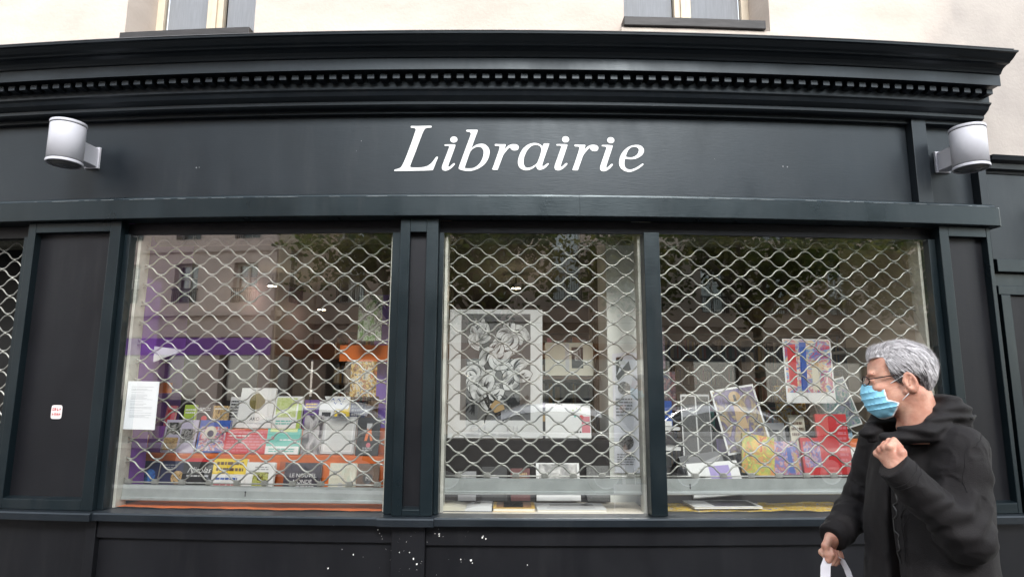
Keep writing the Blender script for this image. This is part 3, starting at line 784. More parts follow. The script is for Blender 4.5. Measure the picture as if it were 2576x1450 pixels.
for a, c, y_, z0_, z1_, lab in ((-0.60, -0.475, 0.95, 0.031, 2.83, "tan curtain strip hanging beside the flower poster"), (0.655, 0.76, 1.16, 0.031, 2.83, "tan curtain strip hanging beside the white column")):
    nx = 24
    vs_ = []
    for i in range(nx + 1):
        xx = a + (c - a) * i / nx
        yy = y_ + .012 * math.sin(i * 1.3)
        vs_ += [(xx, yy, z0_), (xx, yy, z1_), (xx, yy + .004, z0_), (xx, yy + .004, z1_)]
    fs_ = [(4 * i, 4 * i + 4, 4 * i + 5, 4 * i + 1) for i in range(nx)] + [(4 * i + 2, 4 * i + 3, 4 * i + 7, 4 * i + 6) for i in range(nx)]
    tag(MB().add(vs_, fs_).build("curtain", TAN, None, bent=True, smooth=True), lab, "curtain", "tan curtain strips")
tag(MB().box(2.80, 2.83, 0.21, 1.0, 0.80, 2.70, seg=0).build("room_divider", mat("beige_board", (0.40, 0.345, 0.27), rough=0.8, var=0.08, scale=4), None, bent=True), "tall beige end board of the window behind the man", "board")

# ------------------------------------------------------------------ books, prints and papers
_txt = {}
def text_mesh(body, size, shear=0.0):
    key = (body, size, shear)
    if key not in _txt:
        cu = bpy.data.curves.new("lettering", 'FONT'); cu.body = body; cu.size = size; cu.shear = shear
        cu.align_x = 'CENTER'; cu.align_y = 'CENTER'; cu.resolution_u = 3
        ob = bpy.data.objects.new("lettering_tmp", cu); COL.objects.link(ob)
        dg = bpy.context.evaluated_depsgraph_get()
        me = bpy.data.meshes.new_from_object(ob.evaluated_get(dg))
        bpy.data.objects.remove(ob); bpy.data.curves.remove(cu)
        _txt[key] = [(tuple(v.co), None) for v in me.vertices], [tuple(p.vertices) for p in me.polygons]
    return _txt[key]
def M(name, c, rough=0.4):
    return mat(name, c, rough=rough)
CM = {k: M("ink_" + k, tuple(q * .78 for q in c)) for k, c in dict(white=(.76, .76, .75), black=(.012, .012, .014), navy=(.012, .018, .07), blue=(.03, .09, .38), red=(.55, .025, .03), pink=(.62, .16, .20), orange=(.72, .16, .02),
      yellow=(.80, .58, .03), cream=(.66, .62, .50), grey=(.30, .30, .31), lgrey=(.52, .52, .53), teal=(.10, .46, .38), green=(.35, .48, .06), lime=(.60, .68, .28), brown=(.12, .06, .035), purple=(.10, .03, .22), violet=(.30, .22, .55), tan=(.45, .30, .14), dgrey=(.07, .07, .075), lilac=(.50, .46, .58)).items()}
def cover_art(root, w, h, yf, arts, seed):
    """arts: printed areas laid on the front, each a child sheet"""
    rr = random.Random(seed)
    lay = 0
    for a in arts:
        lay += 1
        y_ = yf - .0005 - .0004 * lay
        kind = a[0]
        mb = MB()
        if kind == 'rect':
            _, u0, v0, u1, v1, m_ = a
            X0, X1, Z0, Z1 = (u0 - .5) * w, (u1 - .5) * w, v0 * h, v1 * h
            mb.quad((X0, y_, Z0), (X1, y_, Z0), (X1, y_, Z1), (X0, y_, Z1)); nm = "printed_area"
        elif kind == 'poly':
            _, pts, m_ = a
            mb.add([((u - .5) * w, y_, v * h) for u, v in pts], [tuple(range(len(pts)))]); nm = "printed_shape"
        elif kind == 'disc':
            _, u, v, r, m_ = a
            mb.add([((u - .5) * w + r * math.cos(i * math.pi / 10), y_, v * h + r * math.sin(i * math.pi / 10)) for i in range(20)], [tuple(range(20))]); nm = "printed_disc"
        elif kind == 'lines':
            _, u0, v0, u1, v1, n, m_ = a
            for i in range(n):
                z_ = (v1 - (v1 - v0) * (i + .5) / n) * h; hh = (v1 - v0) * h / n * .25
                uu = u0
                while uu < u1 - .03:
                    l = rr.uniform(.05, .18)
                    e = min(u1 - rr.uniform(0, .08), uu + l)
                    if e > uu: mb.quad(((uu - .5) * w, y_, z_ - hh), ((e - .5) * w, y_, z_ - hh), ((e - .5) * w, y_, z_ + hh), ((uu - .5) * w, y_, z_ + hh))
                    uu = e + .025
            nm = "printed_text"
        else:
            _, u, v, size, body, m_ = a[:6]
            vs_, fs_ = text_mesh(body, size, a[6] if len(a) > 6 else 0.0)
            mb.add([((u - .5) * w + p[0][0], y_, v * h + p[0][1]) for p in vs_], fs_); nm = "printed_text"
        mb.build(nm, CM[m_] if isinstance(m_, str) else m_, root)
_bs = [0]
def book(label, x0, x1, y, z0, h, cover, arts=(), t=0.022, tilt=12, yaw=0.0, name="book", cat="book", roll=0.0, group=None):
    _bs[0] += 1
    w = x1 - x0
    loc, rz = place((x0 + x1) / 2, y, z0)
    o = empty(name, loc, 0, label, cat, group)
    o.rotation_euler = (rad(-tilt), rad(roll), rz + rad(yaw))
    c = CM[cover] if isinstance(cover, str) else cover
    mb = MB()
    mb.box(-w / 2, w / 2, -t / 2, -t / 2 + .002, 0, h, seg=0)
    mb.box(-w / 2, w / 2, t / 2 - .002, t / 2, 0, h, seg=0)
    mb.box(-w / 2, -w / 2 + .002, -t / 2 + .0021, t / 2 - .0021, 0, h, seg=0)
    mb.build("cover", c, o)
    MB().box(-w / 2 + .0021, w / 2 - .004, -t / 2 + .0021, t / 2 - .0021, .004, h - .004, seg=0).build("pages", PAGES, o)
    cover_art(o, w, h, -t / 2, arts, _bs[0])
    return o
def sheet(label, x0, x1, y, z0, h, arts=(), base='white', tilt=6, yaw=0.0, roll=0.0, name="print", cat="print", frame=None, t=0.004, group=None):
    _bs[0] += 1
    w = x1 - x0
    loc, rz = place((x0 + x1) / 2, y, z0)
    o = empty(name, loc, 0, label, cat, group)
    o.rotation_euler = (rad(-tilt), rad(roll), rz + rad(yaw))
    MB().box(-w / 2, w / 2, -t / 2, t / 2, 0, h, seg=0).build("sheet", CM[base] if isinstance(base, str) else base, o)
    if frame:
        fm, fw = frame
        mb = MB()
        mb.box(-w / 2 - fw, -w / 2, -.010, .008, -fw, h + fw, seg=0); mb.box(w / 2, w / 2 + fw, -.010, .008, -fw, h + fw, seg=0)
        mb.box(-w / 2 + .0003, w / 2 - .0003, -.010, .008, h, h + fw, seg=0); mb.box(-w / 2 + .0003, w / 2 - .0003, -.010, .008, -fw, 0, seg=0)
        mb.build("frame", CM[fm], o)
    cover_art(o, w, h, -t / 2, arts, _bs[0])
    return o
W_ = (.78, .78, .77)
globe = print_mat("globe_print", [(.01, .02, .08), (.03, .10, .40), (.05, .2, .5), (.02, .05, .2)], 5, seed=1)
tanp = print_mat("round_print", [(.03, .02, .02), (.45, .28, .10), (.6, .42, .2), (.05, .04, .03)], 6, seed=2)
foodp = print_mat("food_print", [(.03, .02, .02), (.10, .05, .03), (.35, .38, .05), (.5, .5, .2), (.08, .10, .02)], 5, seed=3)
bwp = print_mat("bw_photo_print", [(.01, .01, .01), (.06, .06, .06), (.25, .24, .23), (.55, .54, .52)], 3, seed=4)
bwp2 = print_mat("bw_photo_print_b", [(.01, .01, .01), (.12, .11, .11), (.4, .39, .38), (.03, .03, .03)], 5, seed=9)
facep = print_mat("portrait_print", [(.015, .014, .016), (.10, .09, .10), (.33, .31, .32), (.5, .48, .48), (.06, .05, .06)], 2.2, seed=5)
stripep = print_mat("striped_print", [(.05, .03, .01), (.05, .03, .01), (.55, .48, .08), (.30, .25, .05), (.06, .03, .02)], 3, kind='wave', seed=6, distort=.6)
limep = print_mat("lime_print", [(.55, .63, .28), (.40, .50, .10), (.66, .70, .40), (.45, .55, .18)], 9, seed=7)
redblue = print_mat("red_blue_print", [(.04, .07, .32), (.55, .06, .07), (.66, .60, .58), (.06, .10, .40), (.6, .22, .12)], 5, seed=8)
brownp = print_mat("brown_print", [(.06, .03, .02), (.20, .12, .08), (.35, .28, .22), (.1, .06, .05)], 6, kind='wave', seed=3)
leafp = print_mat("leafy_print", [(.05, .12, .03), (.12, .30, .06), (.55, .58, .5), (.04, .05, .03), (.4, .4, .45)], 6, seed=11)
orangep = print_mat("orange_collage", [(.6, .14, .02), (.10, .05, .02), (.65, .4, .05), (.5, .5, .45), (.08, .06, .03)], 6, seed=12)

G1 = "books standing in the purple and orange display"
# front row of the first window, on the orange cloth
Z0 = 0.815
book("navy book with a blue globe standing in the corner by the purple end board", -2.60, -2.475, .40, Z0, .245, 'navy', [('disc', .5, .6, .045, globe), ('lines', .1, .1, .9, .2, 2, 'grey')], group=G1)
book("navy book with a round tan picture beside the blue globe book", -2.47, -2.30, .42, Z0, .245, 'navy', [('disc', .75, .55, .045, tanp), ('lines', .1, .78, .7, .92, 2, 'grey')], group=G1)
book("black book with white script title and a red top band", -2.295, -2.075, .40, Z0, .268, 'black', [('rect', 0, .91, 1, 1, 'red'), ('text', .52, .70, .055, "Nicolas", 'white', .4), ('lines', .15, .52, .9, .6, 1, 'lgrey')], group=G1)
book("yellow and white book with red title lines", -2.07, -1.835, .385, Z0, .268, 'white', [('rect', 0, .62, 1, 1, 'yellow'), ('lines', .1, .66, .92, .96, 2, 'brown'), ('lines', .12, .46, .8, .56, 1, 'blue'), ('lines', .1, .24, .9, .42, 2, 'pink')], group=G1)
book("white book with a square green and black photograph", -1.828, -1.63, .38, Z0, .248, 'white', [('rect', .26, .10, .80, .74, foodp), ('lines', .3, .78, .8, .9, 2, 'grey')], group=G1)
book("thin book with a rust orange cover slotted beside the white book", -1.625, -1.565, .45, Z0, .246, M("rust", (.30, .07, .02)), [], t=.03, group=G1)
book("dark grey book titled with two lines of white capitals", -1.557, -1.305, .38, Z0, .248, print_mat("dusk_cover", [(.02, .02, .03), (.07, .06, .08), (.03, .03, .04)], 3, seed=5), [('text', .52, .66, .036, "LE NOUVEL", 'white'), ('text', .52, .50, .036, "MONDE", 'white'), ('lines', .2, .34, .85, .42, 1, 'lgrey')], group=G1)
book("plain orange book standing behind the pale cream book", -1.33, -1.235, .455, Z0, .25, 'orange', [], group=G1)
book("pale cream book with a small emblem and faint pattern", -1.243, -1.062, .38, Z0, .248, print_mat("cream_cover", [(.60, .57, .46), (.66, .63, .52), (.55, .60, .50)], 6, seed=8), [('disc', .45, .42, .018, 'lgrey'), ('lines', .25, .3, .8, .36, 1, 'grey')], group=G1)
book("brown streaked book with a white roundel", -1.052, -0.905, .385, Z0, .246, brownp, [('disc', .5, .6, .034, 'dgrey'), ('text', .5, .6, .04, "M", 'white')], group=G1)
# second row, on the step
Z1 = 1.10
book("glossy lilac purple book beside the grey brochure", -2.72, -2.59, .60, Z1, .185, M("lilac_purple", (.20, .07, .30)), [], group=G1)
book("pale lilac brochure covered with small dark photographs", -2.575, -2.33, .585, Z1 - .002, .235, 'lilac', [('rect', .05, .55, .48, .92, bwp), ('rect', .52, .30, .95, .72, bwp2), ('rect', .03, .08, .46, .46, tanp)], t=.006, group=G1)
book("blue and red illustrated book", -2.318, -2.09, .605, Z1, .23, 'blue', [('rect', .06, .05, .94, .80, redblue), ('disc', .4, .62, .045, 'cream'), ('disc', .4, .58, .025, 'navy')], group=G1)
book("wide pink and red book covered with white lettering", -2.085, -1.775, .565, Z1, .165, 'red', [('lines', .05, .06, .95, .95, 7, 'pink'), ('lines', .1, .70, .6, .8, 1, 'white')], group=G1)
book("teal and white children's book", -1.77, -1.53, .56, Z1, .178, 'teal', [('rect', 0, 0, 1, .30, 'white'), ('lines', .1, .06, .9, .24, 2, 'teal'), ('rect', .08, .86, .9, 1, 'lime'), ('disc', .18, .62, .012, 'red'), ('lines', .4, .5, .9, .6, 1, 'white')], group=G1)
book("tall black and white portrait book with a close-up face", -1.525, -1.385, .60, Z1 - .004, .275, facep, [], group=G1)
book("pale grey boxed book with a white inner frame", -1.375, -1.14, .605, Z1, .262, 'lgrey', [('rect', .07, .06, .93, .95, 'white'), ('rect', .10, .09, .90, .92, M("pearl", (.48, .48, .47)))], t=.04, group=G1)
book("black book with a small orange figure and white lettering", -1.10, -0.945, .52, Z1, .262, 'black', [('poly', [(.35, .38), (.45, .72), (.62, .72), (.72, .38), (.62, .38), (.55, .60), (.47, .38)], 'orange'), ('rect', .42, .70, .66, .84, 'lgrey'), ('lines', .3, .12, .75, .22, 2, 'lgrey'), ('disc', .55, .27, .016, 'pink')], group=G1)
# third row, on the upper step
Z2 = 1.264
book("white book with a brown and yellow striped ball", -2.115, -1.845, .785, Z2, .30, 'white', [('disc', .5, .66, .062, stripep), ('text', .5, .22, .036, "AKO", 'black'), ('lines', .2, .08, .8, .14, 1, 'lgrey')], group=G1)
book("pale lime green patterned book", -1.83, -1.62, .785, Z2, .238, 'white', [('rect', .06, .34, .80, .95, limep), ('rect', .86, 0, 1, .8, 'green'), ('lines', .1, .1, .7, .26, 2, 'teal')], group=G1)
book("small pink and red book propped above the brochure", -2.66, -2.585, .715, Z2, .165, 'pink', [('rect', .2, .3, .6, .8, 'red')], group=G1)
# small paperbacks filling the gaps of the display
Gx = "small paperbacks tucked between the larger display books"
extra = [
 ("slim olive paperback behind the lilac brochure", -2.50, -2.40, .70, 1.264, .17, 'green', [('lines', .1, .6, .9, .85, 2, 'white')]),
 ("slim black paperback with a red spot beside the olive one", -2.39, -2.28, .70, 1.264, .175, 'black', [('disc', .5, .4, .022, 'red'), ('lines', .1, .72, .9, .88, 2, 'lgrey')]),
 ("tan photograph paperback beside the red spot paperback", -2.27, -2.16, .71, 1.264, .165, tanp, [('lines', .1, .8, .9, .92, 1, 'white')]),
 ("grey lettered paperback behind the blue and red book", -2.20, -2.12, .80, 1.264, .23, 'lgrey', [('lines', .1, .3, .9, .9, 6, 'black')]),
 ("deep purple paperback tall beside the lime patterned book", -1.60, -1.49, .80, 1.264, .21, 'purple', [('lines', .1, .7, .9, .9, 2, 'yellow')]),
 ("white paperback with a black square beside the deep purple one", -1.48, -1.37, .80, 1.264, .20, 'white', [('rect', .2, .2, .8, .6, 'black')]),
 ("ochre paperback above the grey boxed book", -1.36, -1.25, .80, 1.264, .22, 'yellow', [('lines', .1, .65, .9, .9, 2, 'brown'), ('rect', .2, .1, .8, .5, bwp)]),
 ("navy paperback with white lines above the boxed book", -1.24, -1.13, .80, 1.264, .20, 'navy', [('lines', .1, .3, .9, .9, 4, 'lgrey')]),
 ("brown leather look book by the violet board", -1.12, -1.03, .80, 1.264, .24, 'brown', [('rect', .15, .7, .85, .85, 'tan')]),
 ("tiny red paperback in front of the glossy purple book", -2.74, -2.66, .53, 1.10, .13, 'red', [('lines', .1, .5, .9, .9, 2, 'white')]),
]
for lab, a, b_, y_, z_, h_, c_, ar in extra: book(lab, a, b_, y_, z_, h_, c_, ar, tilt=9, yaw=rnd.uniform(-6, 6), group=Gx)
# hung papers
p = sheet("white paper trapezoid with a blue scribble hanging above the grey boxed book", -1.336, -1.149, .5, 1.417, .001, [], name="paper_sign", cat="paper", tilt=0)
for c in list(p.children): bpy.data.objects.remove(c)
MB().add([(-.093, -.002, .087), (.093, -.002, .087), (.085, -.002, .02), (.075, -.002, 0), (-.03, -.002, 0), (-.05, -.002, .02), (-.093, .002, .087), (.093, .002, .087), (.085, .002, .02), (.075, .002, 0), (-.03, .002, 0), (-.05, .002, .02)],
         [(0, 1, 2, 3, 4, 5), (11, 10, 9, 8, 7, 6)] + [(i, (i + 1) % 6, 6 + (i + 1) % 6, 6 + i) for i in range(6)]).build("sheet", CM['white'], p)
mbs = MB()
for i in range(9):
    a = -.045 + i * .011
    mbs.quad((a, -.003, .05 + .02 * math.sin(i * 1.7)), (a + .012, -.003, .05 + .02 * math.sin(i * 1.7 + 1)), (a + .014, -.003, .056 + .02 * math.sin(i * 1.7 + 1)), (a + .002, -.003, .056 + .02 * math.sin(i * 1.7)))
mbs.build("scribble", CM['blue'], p)
tri = empty("paper_pennant", bend((-2.50, .36, 1.735)), 0, "folded white paper triangle hanging by the purple end board", "paper")
MB().add([(-.20, -.03, .128), (.17, .0, .085), (-.03, -.012, .0), (-.20, -.026, .128), (.17, .004, .085), (-.03, -.008, .0)], [(0, 1, 2), (5, 4, 3), (0, 3, 4, 1), (1, 4, 5, 2), (2, 5, 3, 0)]).build("sheet", CM['white'], tri)
MB().tube([(-.19, -.02, .128), (-.19, 0, .9)], .0012, 4).build("thread", CM['white'], tri)
sheet("bright orange sheet hung above the collage by the violet board", -1.354, -0.98, .86, 1.765, .122, [], base='orange', name="paper_sheet", cat="paper", tilt=0)
sheet("orange and brown collage print hung under the orange sheet", -1.19, -1.0, .62, 1.50, .255, [], base=orangep, tilt=3)
sheet("leafy green and white print hung high on the violet board", -1.179, -1.0, .72, 1.91, .34, [], base=leafp, tilt=0)
sheet("thin orange strip pinned across the purple end board", -2.80, -2.56, .62, 1.52, .075, [], base='orange', tilt=0, name="paper_strip", cat="paper")

# ---- middle window
def flower_poster():
    o = sheet("large black and white flower poster in the middle window", -0.448, 0.217, .55, 1.222, .905, [('rect', .125, .135, .872, .965, M('poster_ground', (.10, .10, .10)))], name="poster", cat="poster", tilt=1)
    w, h = .665, .905
    def P(u, v): return ((u - .5) * w, v * h)
    def petal(cx, cz, ang, ln, wd, lay, mi, parent, nm, curl=0.0):
        n = 10; pts = []
        for i in range(n + 1):
            s = i / n; ww = wd * math.sin(math.pi * min(1, s * .96 + .04)) ** .75
            a = ang + curl * s
            pts.append((cx + ln * s * math.cos(a), cz + ln * s * math.sin(a), ww, a))
        L_ = [(x_ - ww * math.sin(a), -.0026 - .0003 * lay, z_ + ww * math.cos(a)) for x_, z_, ww, a in pts]
        R_ = [(x_ + ww * math.sin(a), -.0026 - .0003 * lay, z_ - ww * math.cos(a)) for x_, z_, ww, a in pts]
        vs_ = L_ + R_
        return vs_, [(i, i + 1, n + 2 + i, n + 1 + i) for i in range(n)]
    rr = random.Random(11)
    lay = 2
    ctr = [P(.30, .80), P(.66, .80), P(.30, .46), P(.70, .50), P(.49, .64), P(.42, .34)]
    white, dark, mid = MB(), MB(), MB()
    for ci, (cx, cz) in enumerate(ctr):
        npet = 7
        for k_ in range(npet):
            a = 2 * math.pi * k_ / npet + rr.uniform(-.3, .3)
            ln = .125 * rr.uniform(.8, 1.15)
            lim = min((.372 - abs((cx) / w)) * w if False else 1, 1)
            ex, ez = cx + ln * math.cos(a), cz + ln * math.sin(a)
            if abs(ex) > .245 or ez > .86 or ez < .15: ln *= .62
            wd = ln * .40; cu = rr.uniform(-1.5, 1.5)
            lay += 1
            for wds, mbx, dl in ((wd * 1.10, dark, 0), (wd, white, 1)):
                v_, f_ = petal(cx, cz, a, ln * (1.03 if mbx is dark else 1.0), wds, lay * .4 + dl * .3, 0, o, "", cu); mbx.add(v_, f_)
            for q in range(4):
                v_, f_ = petal(cx + .02 * math.cos(a), cz + .02 * math.sin(a), a + (q - 1.5) * .20, ln * rr.uniform(.4, .75), wd * rr.uniform(.05, .16), lay * .4 + .35, 0, o, "", cu); (dark if q % 2 else mid).add(v_, f_)
    mid.build("printed_shade", CM['grey'], o)
    for k_ in range(26):
        a = rr.uniform(-2.6, -.4); cx, cz = P(rr.uniform(.2, .7), rr.uniform(.24, .36)); lay += 1
        v_, f_ = petal(cx, cz, a, rr.uniform(.06, .14), .007, lay * .4, 0, o, "", rr.uniform(-.5, .5)); dark.add(v_, f_)
    dark.build("printed_shadow", CM['black'], o); white.build("printed_petal", print_mat("petal_print", [(.22, .22, .22), (.50, .50, .49), (.70, .70, .69), (.72, .72, .71)], 7, seed=14), o)
    cover_art(o, w, h, -.014, [('poly', [(.62, .32), (.70, .18), (.78, .18), (.70, .32)], 'black'), ('poly', [(.55, .17), (.84, .33), (.86, .31), (.66, .15)], 'black'), ('rect', .50, .15, .60, .215, 'black'),
                               ('poly', [(.44, .24), (.50, .29), (.58, .27), (.60, .22), (.5, .19)], 'tan'), ('rect', .38, .90, .86, .94, 'dgrey'),
                               ('text', .32, .07, .055, "C L I", 'lgrey'), ('text', .68, .07, .055, "F U", 'lgrey'), ('lines', .2, .02, .8, .04, 1, 'lgrey')], 5)
    return o
flower_poster()
sheet("cream mounted small black and white photograph standing on the low bookcase", 0.273, 0.645, .92, 1.665, .255, [('rect', .42, .12, .50, .97, 'lgrey'), ('rect', .55, .22, .79, .86, 'black'), ('rect', .60, .45, .74, .8, bwp)], base='cream', tilt=4)
shelf2 = MB().box(0.24, 0.70, 0.88, 1.10, 1.635, 1.660, seg=0).build("wall_shelf", WOODD, None, bent=True); tag(shelf2, "short dark wooden shelf carrying the cream mounted photograph", "shelf")
for i_, (xx, ww, hh, cc, lab) in enumerate(((0.29, .035, .30, 'pink', "pink spined book"), (0.335, .05, .28, 'brown', "brown spined book"), (0.39, .03, .26, 'lgrey', "pale grey spined book"), (0.50, .06, .31, M("rust2", (.25, .08, .03)), "rust spined book"), (0.575, .03, .29, 'lilac', "pale lilac spined book"))):
    book(lab + " standing on the shelf behind the cream mounted photograph", xx, xx + ww, 1.04, 1.661, hh, cc, [], t=.03, tilt=0)
book("white book with green dots and a red and pink bar", 0.248, 0.577, .62, 1.218, .245, 'white', [('rect', .80, .15, .98, .62, 'pink'), ('disc', .80, .60, .016, 'red'), ('disc', .62, .80, .006, 'green'), ('disc', .70, .86, .006, 'green'), ('disc', .66, .62, .007, 'teal'), ('lines', .62, .12, .8, .22, 1, 'black'), ('disc', .78, .82, .006, 'green')])
book("thin dark book with a small square label between the poster and the white book", 0.222, 0.247, .62, 1.218, .26, 'dgrey', [('rect', .1, .82, .9, .95, 'lilac'), ('rect', .1, .45, .9, .64, 'tan')], t=.03, tilt=2)
sheet("long white paper banner with black emblems on the white column", 0.735, 0.925, .548, 0.99, .83, [('poly', [(.14, .96), (.44, .97), (.14, .80)], 'black'), ('poly', [(.12, .80), (.62, .93), (.70, .86), (.2, .76)], 'dgrey'), ('rect', .25, .90, .5, .93, 'white'), ('disc', .42, .70, .045, bwp2), ('lines', .1, .46, .72, .62, 6, 'grey'), ('disc', .45, .25, .052, bwp2), ('lines', .1, .06, .75, .16, 5, 'grey')], base=M("banner_paper", (.70, .70, .75)), tilt=1, name="paper_banner", cat="banner")
book("dark book with a black and white landscape photograph low in the middle window", 0.175, 0.47, .40, .986 - .16, .255, 'white', [('rect', .06, .30, .95, .97, bwp)], tilt=25)
# lying under the bottom rail
def open_book(label, x, y, z, w, d):
    o = empty("open_book", bend((x, y, z)), x / R_BOW, label, "book")
    for s in (-1, 1):
        n = 12; vs_ = []
        for i in range(n + 1):
            u = i / n; zz = .030 * math.sin(math.pi * min(1, u * .62 + .06)) ** .7
            vs_ += [(s * u * w / 2, -d / 2, zz), (s * u * w / 2, d / 2, zz), (s * u * w / 2, -d / 2, 0.0), (s * u * w / 2, d / 2, 0.0)]
        fs_ = []
        for i in range(n):
            k_ = 4 * i
            fs_ += [(k_, k_ + 4, k_ + 5, k_ + 1), (k_, k_ + 2, k_ + 6, k_ + 4), (k_ + 1, k_ + 5, k_ + 7, k_ + 3), (k_ + 2, k_ + 3, k_ + 7, k_ + 6)]
        fs_.append((n * 4, n * 4 + 2, n * 4 + 3, n * 4 + 1))
        MB().add(vs_, fs_).build("pages", CM['cream'] if s < 0 else CM['white'], o)
    MB().box(-w / 2 - .006, w / 2 + .006, -d / 2 - .004, d / 2 + .004, -.004, -.0005, seg=0).build("cover", CM['dgrey'], o)
    MB().add([(.05, -d / 2 + .09, .0305), (.15, -d / 2 + .09, .026), (.15, d / 2 - .03, .026), (.05, d / 2 - .03, .0305)], [(0, 1, 2, 3)]).build("printed_photo", bwp, o)
open_book("open white book lying face up under the grille rail of the middle window", -0.287, .225, .810, .33, .20)
def flat_book(label, x0, x1, y0, y1, z, t, cover, top, cat="book"):
    o = empty("book", bend(((x0 + x1) / 2, (y0 + y1) / 2, z)), (x0 + x1) / 2 / R_BOW, label, cat)
    w, d = (x1 - x0) / 2, (y1 - y0) / 2
    c = CM[cover] if isinstance(cover, str) else cover
    MB().box(-w, w, -d, d, 0, .002, seg=0).build("cover", c, o)
    MB().box(-w, w, -d, d, t - .002, t, seg=0).build("front_cover", c, o)
    MB().box(-w + .003, w - .003, -d + .003, d - .003, .0021, t - .0021, seg=0).build("pages", PAGES, o)
    for (u0, v0, u1, v1, m_) in top:
        MB().quad((-w + 2 * w * u0, -d + 2 * d * v0, t + .0006), (-w + 2 * w * u1, -d + 2 * d * v0, t + .0006), (-w + 2 * w * u1, -d + 2 * d * v1, t + .0006), (-w + 2 * w * u0, -d + 2 * d * v1, t + .0006)).build("printed_area", CM[m_] if isinstance(m_, str) else m_, o)
    return o
flat_book("gold edged book with a dark oval portrait lying flat in the middle window", -0.112, .150, .135, .36, .805, .022, M("gold", (.55, .33, .05)), [(.08, .1, .92, .98, M("amber_brown", (.22, .10, .03))), (.25, .15, .72, .98, bwp)])
flat_book("white desk calendar with a dark strip photograph lying flat in the middle window", .165, .60, .13, .36, .805, .016, 'white', [(.2, .55, .85, .85, bwp2), (.15, .12, .85, .18, 'lgrey'), (.15, .25, .85, .31, 'lgrey'), (.15, .38, .85, .44, 'lgrey')])

# ---- window behind the man
paintp = print_mat("painted_figures", [(.05, .16, .45), (.55, .05, .06), (.10, .28, .55), (.70, .55, .30), (.45, .10, .22), (.75, .70, .6), (.06, .09, .30)], 3.2, seed=21, stretch=(1, 1, 1.6))
paintp2 = print_mat("painted_figures_b", [(.06, .05, .12), (.16, .12, .26), (.06, .04, .09), (.35, .26, .10), (.12, .06, .16)], 3, seed=22)
hotp = print_mat("hot_colours", [(.55, .10, .01), (.70, .45, .03), (.30, .42, .05), (.65, .20, .02), (.15, .28, .03), (.72, .58, .05)], 3, seed=23)
streak = print_mat("bw_streaks", [(.02, .02, .02), (.05, .05, .05), (.42, .42, .41), (.03, .03, .03)], 6, kind='wave', seed=24, distort=1.2)
pinkp = print_mat("pink_figures", [(.50, .12, .18), (.55, .35, .38), (.05, .14, .45), (.45, .10, .12), (.5, .42, .30)], 4, seed=25)
crowd = print_mat("crowd_print", [(.10, .10, .14), (.30, .30, .36), (.06, .20, .18), (.45, .42, .40), (.14, .14, .28)], 8, seed=26)
sheet("white bordered poster of red and blue painted figures behind the man's window", 1.99, 2.352, .5, 1.472, .455, [('rect', .03, .16, .97, .985, paintp), ('poly', [(.32, .2), (.44, .2), (.48, .95), (.34, .95)], 'blue'), ('poly', [(.08, .3), (.24, .25), (.26, .92), (.08, .9)], 'red'), ('disc', .62, .60, .03, 'tan'), ('poly', [(.55, .2), (.72, .2), (.68, .55), (.56, .55)], 'cream')], name="poster", cat="poster", tilt=2)
sheet("tilted white edged print with a yellow seated figure on purple", 1.57, 1.90, .58, 1.13, .47, [('rect', .04, .03, .96, .97, paintp2), ('disc', .5, .84, .045, 'tan'), ('poly', [(.38, .35), (.62, .35), (.60, .72), (.42, .72)], 'tan'), ('rect', .47, .78, .53, .88, 'black')], tilt=14, roll=-9)
sheet("tall narrow black and white streaked panel with a pale edge", 1.25, 1.362, .6, 1.0, .53, [('rect', .07, .02, .93, .97, streak)], tilt=4)
sheet("narrow grey streaked panel beside the tall streaked one", 1.380, 1.485, .66, 1.05, .48, [('rect', .07, .02, .93, .97, streak)], base='lgrey', tilt=4)
book("large bright red book behind the walking man's shoulder", 2.19, 2.42, .47, .987, .41, 'red', [('rect', .12, .05, .62, .85, M("deep_red", (.42, .015, .02))), ('lines', .66, .1, .96, .9, 9, 'pink')], tilt=6)
book("red and pink illustrated book leaning on the large red book", 2.05, 2.20, .44, .987, .25, 'red', [('rect', .1, .2, .9, .9, pinkp)], tilt=10)
sheet("tilted crowded grey green print leaning behind the red book", 2.33, 2.63, .62, 1.28, .36, [('rect', .03, .03, .97, .97, crowd)], tilt=6, roll=-16)
book("yellow and orange blazing patterned book", 1.60, 1.83, .44, .987, .275, hotp, [], tilt=16, roll=10)
book("book of pink and blue painted figures", 1.84, 2.04, .46, .987, .225, pinkp, [('poly', [(.55, .05), (.75, .05), (.72, .8), (.58, .8)], 'blue'), ('poly', [(.78, .05), (.95, .1), (.9, .6), (.8, .7)], 'tan')], tilt=14)
book("grey wrapped box set lying in front of the streaked panels", 1.22, 1.52, .52, .987, .14, 'dgrey', [('poly', [(.05, .1), (.9, .55), (.98, .8), (.1, .3)], 'grey')], t=.05, tilt=30, roll=-8)
book("white and violet album leaning low by the keyhole end of the rail", 1.235, 1.59, .37, .86, .235, 'white', [('rect', .42, .12, .82, .88, 'violet'), ('rect', .04, .2, .22, .7, 'lgrey')], tilt=28, roll=-4)
book("small blue covered book by the window mullion", 1.08, 1.20, .7, 1.30, .18, 'blue', [('rect', .05, .0, .95, .2, 'white')], tilt=4)
shelf3 = MB().box(0.98, 1.235, 0.62, 0.85, 1.275, 1.297, seg=0).build("wall_shelf", CM['white'], None, bent=True); tag(shelf3, "small white shelf under the blue covered book", "shelf")
shelf4 = MB().box(0.98, 1.235, 0.62, 0.85, 1.135, 1.157, seg=0).build("wall_shelf", CM['white'], None, bent=True); tag(shelf4, "lower small white shelf beside the streaked panels", "shelf")
flat_book("white folder with a black cover sheet lying flat behind the keyhole rail", 1.16, 1.60, .14, .38, .822, .012, 'white', [(.32, .1, .95, .92, 'black')])
